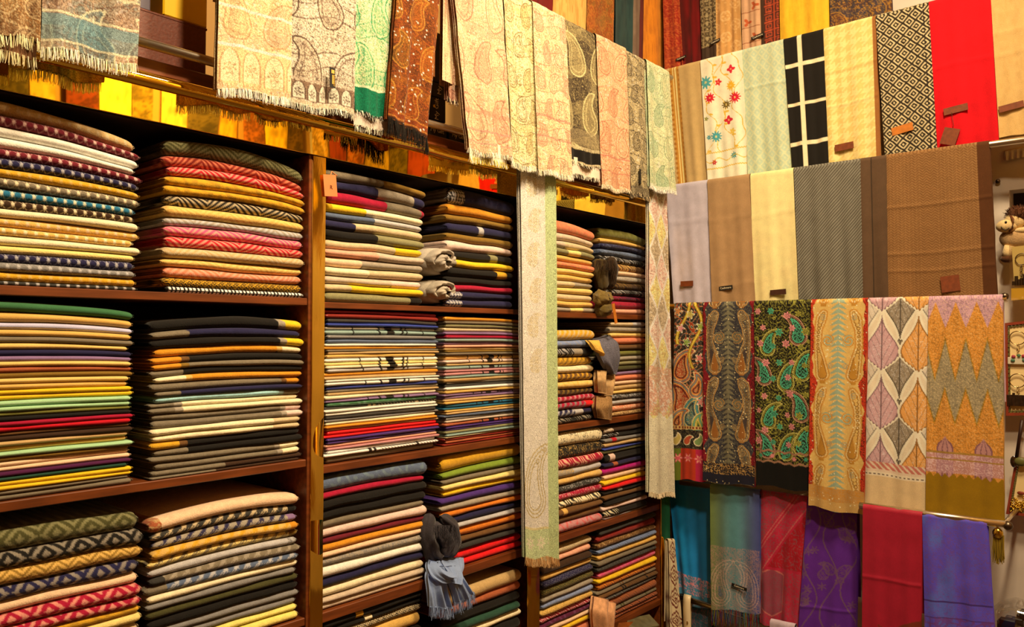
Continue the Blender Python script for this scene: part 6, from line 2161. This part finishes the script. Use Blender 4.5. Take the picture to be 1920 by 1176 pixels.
for k in range(900):
    d = r.normal(size=3); d /= np.linalg.norm(d)
    if d[2] < -0.5: continue
    p = hc + d * np.array((0.024, 0.034, 0.022)); q = p + (d + r.normal(size=3) * 0.6) * 0.005
    s_ = np.cross(d, (0.3, 0.5, 0.8)); s_ /= np.linalg.norm(s_); s_ *= 0.0012
    b0 = len(Vh) * 4
    Vh.append([p - s_, p + s_, q + s_ * 0.5, q - s_ * 0.5]); Fh.append([b0, b0 + 1, b0 + 2, b0 + 3])
    Ch += [alb((100, 54, 26)) * (0.7 + 0.6 * r.random())] * 4
mn = MB().ball(hc, (0.026, 0.036, 0.024), 18, 12, alb((92, 50, 24))).build('mane', M['plush'], root, True, True)
tf = mk('tuft', np.array(Vh).reshape(-1, 3), np.array(Fh), M['plush'], np.clip(np.array(Ch), 0, 0.8), mn)
tf['kind'] = 'stuff'

# key ring packet ------------------------------------------------------------------------------------------------------
def ring(c, rad, axisH, axisV, tube, mat, parent, name='key_ring', n=28):
    th = np.linspace(0, 2 * np.pi, n)
    pth = np.array(c) + rad * (np.cos(th)[:, None] * axisH + np.sin(th)[:, None] * axisV)
    return MB().tube(pth, tube, 8, caps=False).build(name, mat, parent, True)


M['cardcream'] = flat_mat('pale_yellow_card', lin((240, 214, 130)), 0.6, 0, 0.05, 15)
M['cardyellow'] = flat_mat('yellow_header_card', lin((240, 190, 40)), 0.6, 0, 0.05, 15)
M['pewter'] = flat_mat('dark_pewter', (0.20, 0.15, 0.11), 0.35, 1.0, 0.4, 80)
M['frame_red'] = flat_mat('dark_red_painted_wood', lin((150, 62, 36)), 0.5, 0, 0.2, 30)
M['frame_green'] = flat_mat('green_painted_inlay', lin((110, 110, 56)), 0.5, 0, 0.2, 30)
M['felt'] = flat_mat('cream_backing', lin((250, 226, 166)), 0.8, 0, 0.03, 20)
xk = XW - 0.085


def plate(name, pts, X, t, mat, parent):
    """flat plate on the rail wall: pixel polygon (4 points) at plane X, thickness t towards the wall"""
    f = [np.array(pR(x, y, X)) for x, y in pts]
    b = [p + np.array((t, 0, 0)) for p in f]
    V = np.array(f + b)
    F = np.array([(0, 1, 2, 3), (7, 6, 5, 4), (0, 4, 5, 1), (1, 5, 6, 2), (2, 6, 7, 3), (3, 7, 4, 0)])
    return mk(name, V, F, mat, parent=parent, smooth=False)


root = empty('key_ring_packet', S(1925, 562, xk))
tag(root, 'yellow clear-bagged key ring packet hanging under the plush camel', 'key ring')
plate('backing_card', [(1897, 463), (1960, 456), (1960, 534), (1902, 541)], xk, 0.003, M['cardcream'], root)
plate('header_card', [(1896, 541), (1960, 534), (1960, 560), (1896, 563)], xk, 0.003, M['cardyellow'], root)
plate('clear_bag', [(1892, 455), (1964, 448), (1964, 560), (1894, 565)], xk - 0.006, 0.001, M['clear_bag'], root)
ring(S(1916, 486, xk - 0.004), 0.017, HR, UP, 0.0014, M['pewter'], root)
for k in range(5):
    ring(S(1915, 499 + 4.5 * k, xk - 0.004), 0.0038, HR if k % 2 else NR, UP, 0.0009, M['pewter'], root, 'chain_link', 12)
cs = MB()
for k in range(8):
    a = np.array(S(1901 + 5 * k, 535, xk - 0.003)); hh = (0.012, 0.028, 0.018, 0.022, 0.034, 0.020, 0.026, 0.016)[k]
    cs.box(a - (0.003, 0.0045, 0), a + (0.002, 0.0045, hh))
cs.build('skyline_charm', M['pewter'], root)

# framed key ring boards ----------------------------------------------------------------------------------------------
def board(label, quad, X, charms, beads=False):
    q = np.array(quad, float)
    root = empty('key_ring_board', tuple(pR(q[:, 0].mean(), q[:, 1].max(), X)))
    tag(root, label, 'display board', 'framed key ring boards')
    ctr = q.mean(0)
    def inset(f):
        u = np.array(((q[1] - q[0]) / np.linalg.norm(q[1] - q[0]), (q[3] - q[0]) / np.linalg.norm(q[3] - q[0])))
        s = np.array(((1, 1), (-1, 1), (-1, -1), (1, -1)))
        return [tuple(q[k] + f * (s[k, 0] * u[0] + s[k, 1] * u[1])) for k in range(4)]
    plate('backing', inset(8), X + 0.004, 0.006, M['felt'], root)
    for k in range(4):                                       # four frame rails with inlay blocks
        a, b = inset(0), inset(5.0)
        fr = plate('frame_rail', [a[k], a[(k + 1) % 4], b[(k + 1) % 4], b[k]], X - 0.003, 0.014, M['frame_red'], root)
        c_, d_ = inset(4.5), inset(9.0)
        n = 20 if k % 2 else 9
        A, B_, Cq, D = (np.array(v) for v in (c_[k], c_[(k + 1) % 4], d_[(k + 1) % 4], d_[k]))
        mb = MB()
        for i in range(n):
            f0, f1 = (i + 0.12) / n, (i + 0.80) / n
            pp = [A + (B_ - A) * f0, A + (B_ - A) * f1, D + (Cq - D) * f1, D + (Cq - D) * f0]
            f = [np.array(pR(x, y, X)) for x, y in pp]
            V = np.array(f + [p_ + np.array((0.006, 0, 0)) for p_ in f])
            mb.add(V, np.array([(0, 1, 2, 3), (0, 4, 5, 1), (1, 5, 6, 2), (2, 6, 7, 3), (3, 7, 4, 0)]))
        o = mb.build('inlay_blocks', M['frame_green'], fr)
        o['kind'] = 'stuff'
    for (px, py, rad, cpy, kind) in charms:
        ring(S(px, py, X - 0.004), rad, HR, UP, 0.0015, M['brass'], root)
        for i in range(4):
            ring(S(px + 1, py + 12 + i * 4, X - 0.004), 0.0036, HR if i % 2 else NR, UP, 0.0009, M['brass'], root, 'chain_link', 12)
        c0 = np.array(S(px, cpy, X - 0.004))
        if kind == 'house':
            m = MB()
            m.box(c0 - (0.002, 0.026, 0.012), c0 + (0.003, 0.026, 0.010), 0.001, alb((226, 206, 160)))
            for y_, z_, cc in ((-0.016, 0.014, (176, 50, 50)), (-0.004, 0.015, (80, 120, 70)), (0.010, 0.012, (176, 60, 70)), (-0.018, 0.002, (90, 130, 90)), (0.012, 0.0, (80, 120, 80))):
                m.ball(c0 + (-0.004, y_, z_), (0.003, 0.006, 0.005), 10, 8, alb(cc))
            m.build('house_charm', M['vc'], root, False, True)
        elif kind == 'skyline':
            m = MB()
            m.box(c0 - (0.002, 0.028, 0.012), c0 + (0.0, 0.028, 0.022), 0.001)
            for i, hh in enumerate((0.026, 0.034, 0.022, 0.040, 0.026)):
                m.box(c0 + (-0.005, -0.024 + 0.010 * i, -0.012), c0 + (-0.001, -0.017 + 0.010 * i, -0.012 + hh))
            m.build('skyline_charm', M['pewter'], root)
    return root


board('framed board with two key rings on the white wall', [(1884, 606), (1958, 598), (1958, 778), (1886, 780)], XW - 0.05,
      [(1908, 634, 0.021, 676, 'house'), (1908, 714, 0.021, 754, 'skyline')])
bd = board('tilted framed board with gold beads, below the two-key-ring board', [(1904, 858), (1968, 862), (1950, 972), (1886, 964)], XW - 0.05, [])
mb = MB()
rr_ = np.random.default_rng(6)
for k in range(170):
    px = 1894 + 46 * rr_.random(); py = 940 + 20 * rr_.random() + (0 if rr_.random() > .25 else -6)
    if px < 1892 + (962 - py) * 0.16: continue
    mb.ball(S(px, py, XW - 0.05 - 0.004 * rr_.random()), 0.0028, 8, 6)
M['bead'] = flat_mat('gold_beads', (0.95, 0.66, 0.10), 0.2, 1.0, 0.3, 60)
o = mb.build('gold_beads', M['bead'], bd, True); o['kind'] = 'stuff'
MB().ball(S(1914, 925, XW - 0.053), (0.003, 0.010, 0.006), 12, 8).build('red_flower', M['frame_red'], bd, True)
# dark carved strip and bright foil hanging between the two boards
root = empty('carved_pendant', S(1908, 868, XW - 0.06))
tag(root, 'dark carved pendant stick hanging between the two framed boards', 'pendant')
MB().tube([S(1917, 788, XW - .06), S(1912, 818, XW - .06), S(1906, 858, XW - .06)], (0.006, 0.005, 0.005), 10).build('stick', M['wood_dark'], root, True)
M['foil'] = flat_mat('holographic_foil', (0.75, 0.75, 0.80), 0.12, 1.0, 0.7, 25)
MB().ball(S(1901, 866, XW - 0.062), (0.003, 0.010, 0.018), 12, 8).build('foil_bead', M['foil'], root, True)
MB().ball(S(1914, 866, XW - 0.062), (0.008, 0.018, 0.014), 14, 10).build('green_leaf_bead', M['frame_green'], root, True)
# fabric bits above the camel: white shelf frill and screw hole
root = empty('white_frill', S(1905, 306, XW - 0.01))
tag(root, 'strip of white frilled trim on the wall under the chrome rail', 'trim')
Sg, Vg = np.meshgrid(np.linspace(0, 1, 40), np.linspace(0, 1, 6), indexing='ij')
Pq = np.array(S(1884, 284, XW - 0.012)) + HR * (Sg * 0.14)[..., None] - UP * (Vg * 0.030 + 0.0 * Sg)[..., None] + NR * (0.006 * np.sin(Sg * 60) * Vg)[..., None] + UP * (Sg * 0.012)[..., None]
mk('frill', Pq.reshape(-1, 3), gridF(40, 6), M['shawl'], np.broadcast_to(alb((220, 196, 160)), (240, 3)), root)
MB().tube([S(1884, 284, XW - .006), tuple(np.array(S(1884, 284, XW - .006)) + HR * 0.14 + UP * 0.012)], 0.004, 8).build('header_tape', M['felt'], root, True)
sc = MB().tube([S(1871, 340, XW - 0.012), S(1871, 340, XW + 0.01)], (0.007, 0.006), 10).build('wall_hook', M['pewter'], smooth=True)
tag(sc, 'small dark metal wall hook on the white wall above the camel', 'hook')
# olive tassel and rail end by the violet shawl
XT = XF
root = empty('tassel', S(1871, 1050, XT))
tag(root, 'olive gold tassel hanging behind the end of the lowest rail', 'tassel')
MB().tube([S(1871, 978, XT), S(1871, 1000, XT)], 0.003, 8).build('cord', M['bead'], root, True)
MB().ball(S(1871, 1000, XT), (0.012, 0.014, 0.016), 14, 10).build('knot', M['bead'], root, True)
fringe(root, [S(1862, 1004, XT), S(1882, 1004, XT)], NR, HR, 0.075, [(150, 116, 20), (120, 90, 16)], 1800, seed=2, curl=0.12, wid=0.0016)
for k, (x, y, row, lab) in enumerate(((1884, 552, 3, 'dark end knob of the embroidered-shawl rail'), (1890, 984, 4, 'dark end knob of the rail with the violet shawl'))):
    X = ROWS[3] if row == 3 else XF
    o = MB().ball(tuple(pR(x, y + (4 if row == 3 else 2), X)), 0.011 if row == 3 else 0.013, 14, 10).build('rail_end', M['pewter'], smooth=True)
    tag(o, lab, 'rail end', 'dark rail end knobs')
# clear bag of dark trinkets low on the right
root = empty('clear_bag_of_trinkets', S(1905, 1200, XW - 0.10))
tag(root, 'clear bowl-shaped bag of black and silver trinkets at the lower right', 'bag')
cb = np.array(S(1915, 1168, XW - 0.10))
MB().ball(cb, (0.07, 0.085, 0.065), 24, 16, fn=lambda D: 1 + 0.06 * np.sin(5 * D[:, 0] + 7 * D[:, 2]) + 0.04 * np.sin(11 * D[:, 1])).build('clear_bag', M['clear'], root, True)
rr_ = np.random.default_rng(9)
for k in range(14):
    d = rr_.normal(size=3); d /= np.linalg.norm(d)
    p = cb + d * np.array((0.045, 0.055, 0.04)) * rr_.random() ** 0.4
    s_ = 0.010 + 0.012 * rr_.random()
    MB().box(p - (s_ * 0.6, s_, s_ * 0.7), p + (s_ * 0.6, s_, s_ * 0.7), 0.003).build('trinket', M['foil'] if k % 4 == 0 else M['black_plastic'], root)

# ================================================================== lower corner: brass rail, white strap, patterned cloth
Xr = ROWS[5]
a, b = pR(1254, 1114, 0.028), pR(1436, 1168, 0.028)
root = empty('brass_rail', tuple(a))
tag(root, 'brass rail low in the corner under the teal shawl', 'rail')
MB().tube([tuple(a), tuple(a + (b - a) * 2.6)], 0.0105, 14).build('tube', M['brass'], root, True)
MB().tube([tuple(a), (WALL_X, a.y, a.z)], 0.006, 8).build('bracket', M['brass'], root, True)
M['white_plastic'] = flat_mat('cream_white_plastic', lin((236, 218, 180)), 0.35, 0, 0.04, 10, coat=0.3)
st = empty('white_strap', tuple(pR(1290, 1176, -0.03)))
tag(st, 'cream white plastic strap looped over the brass rail', 'strap')
top = np.array(pR(1290, 1120, 0.028))
pth = [top + np.array((0.022, 0.02, -0.30)), top + np.array((0.020, 0.012, -0.08)), top + np.array((0.014, 0.006, -0.005)), top + np.array((-0.002, 0, 0.012)), top + np.array((-0.018, -0.004, -0.004)), top + np.array((-0.022, -0.008, -0.10)), top + np.array((-0.022, -0.010, -0.32))]
t = np.linspace(0, 1, 40); pth = np.array(pth)
pp = np.stack([np.interp(t, np.linspace(0, 1, 7), pth[:, k]) for k in range(3)], -1)
for _ in range(6): pp[1:-1] = (pp[:-2] + 2 * pp[1:-1] + pp[2:]) / 4
V = []
tn = np.gradient(pp, axis=0); tn /= np.linalg.norm(tn, axis=1)[:, None]
nn = np.cross(tn, HR)
for s_, q_ in ((-1, 1), (1, 1), (1, -1), (-1, -1)):
    V.append(pp + HR * s_ * 0.015 + nn * q_ * 0.0015)
V = np.stack(V, 1)
F = np.vstack([np.stack([np.arange(39) * 4 + k, np.arange(39) * 4 + (k + 1) % 4, np.arange(39) * 4 + 4 + (k + 1) % 4, np.arange(39) * 4 + 4 + k], -1) for k in range(4)])
mk('band', V.reshape(-1, 3), F, M['white_plastic'], parent=st)
MB().ball(top + np.array((-0.0245, -0.009, -0.088)), (0.0012, 0.004, 0.007), 12, 8).build('rivet', M['brass'], st, True)
# cream cloth with brown motifs hanging in the corner
Yc = -0.030
a, b, c_, d_ = pL(1250, 1010, Yc), pL(1262, 1010, Yc), pL(1252, 1240, Yc), pL(1282, 1240, Yc)
drape('corner_cloth', 'cream cloth with dark red lattice motifs hanging in the corner', 'L', (a.x, Yc, a.z), (b.x, Yc, b.z), c_, d_, h_check_motif, sp=0.0026, r=0.008, seed=77, ripple=0.004)
# second teal layer and lilac shawl on the brass rail
X5 = 0.058
drape('lower_scarf', 'dark teal scarf with rose motifs under the brass rail', 'R', pR(1300, 1133, X5), pR(1338, 1144, X5), pR(1300, 1262, X5), pR(1338, 1262, X5),
      lambda X, Y, w, h: mixc(np.broadcast_to(C((48, 84, 90)), X.shape + (3,)).copy(), C((150, 90, 90)), (np.abs(arab(X, Y, 0.025, 1)) < 0.35) * 0.7), sp=0.003, seed=78, mat='silk', group='scarves on the brass rail')
drape('lower_scarf', 'pale lilac scarf end on the brass rail, below the pink shawl', 'R', pR(1446, 1160, -0.035), pR(1492, 1170, -0.035), pR(1446, 1290, -0.035), pR(1492, 1290, -0.035),
      h_plain((206, 176, 170)), sp=0.006, seed=79, group='scarves on the brass rail')
# folded gift papers lying in front of the lowest right stack
root = empty('folded_papers', tuple(pL(1190, 1176, -0.05)))
tag(root, 'glossy folded papers lying at the foot of the right bay', 'papers')
M['paper_a'] = flat_mat('orange_brown_print', lin((150, 84, 34)), 0.3, 0, 0.5, 30, coat=0.3)
M['paper_b'] = flat_mat('grey_green_print', lin((120, 116, 86)), 0.3, 0, 0.4, 30, coat=0.3)
for k, (q, mt) in enumerate((([(1170, 1190), (1205, 1168), (1240, 1158), (1236, 1172)], 'paper_b'), ([(1150, 1200), (1188, 1176), (1212, 1172), (1206, 1196)], 'paper_a'))):
    f = [np.array(pL(x, y, -0.05 - 0.01 * k)) for x, y in q]
    f[1] += (0, 0.06, 0); f[2] += (0, 0.05, 0)
    V = np.array(f + [p_ - UP * 0.004 for p_ in f])
    mk('paper', V, np.array([(0, 1, 2, 3), (7, 6, 5, 4), (0, 4, 5, 1), (1, 5, 6, 2), (2, 6, 7, 3), (3, 7, 4, 0)]), M[mt], parent=root, smooth=False)
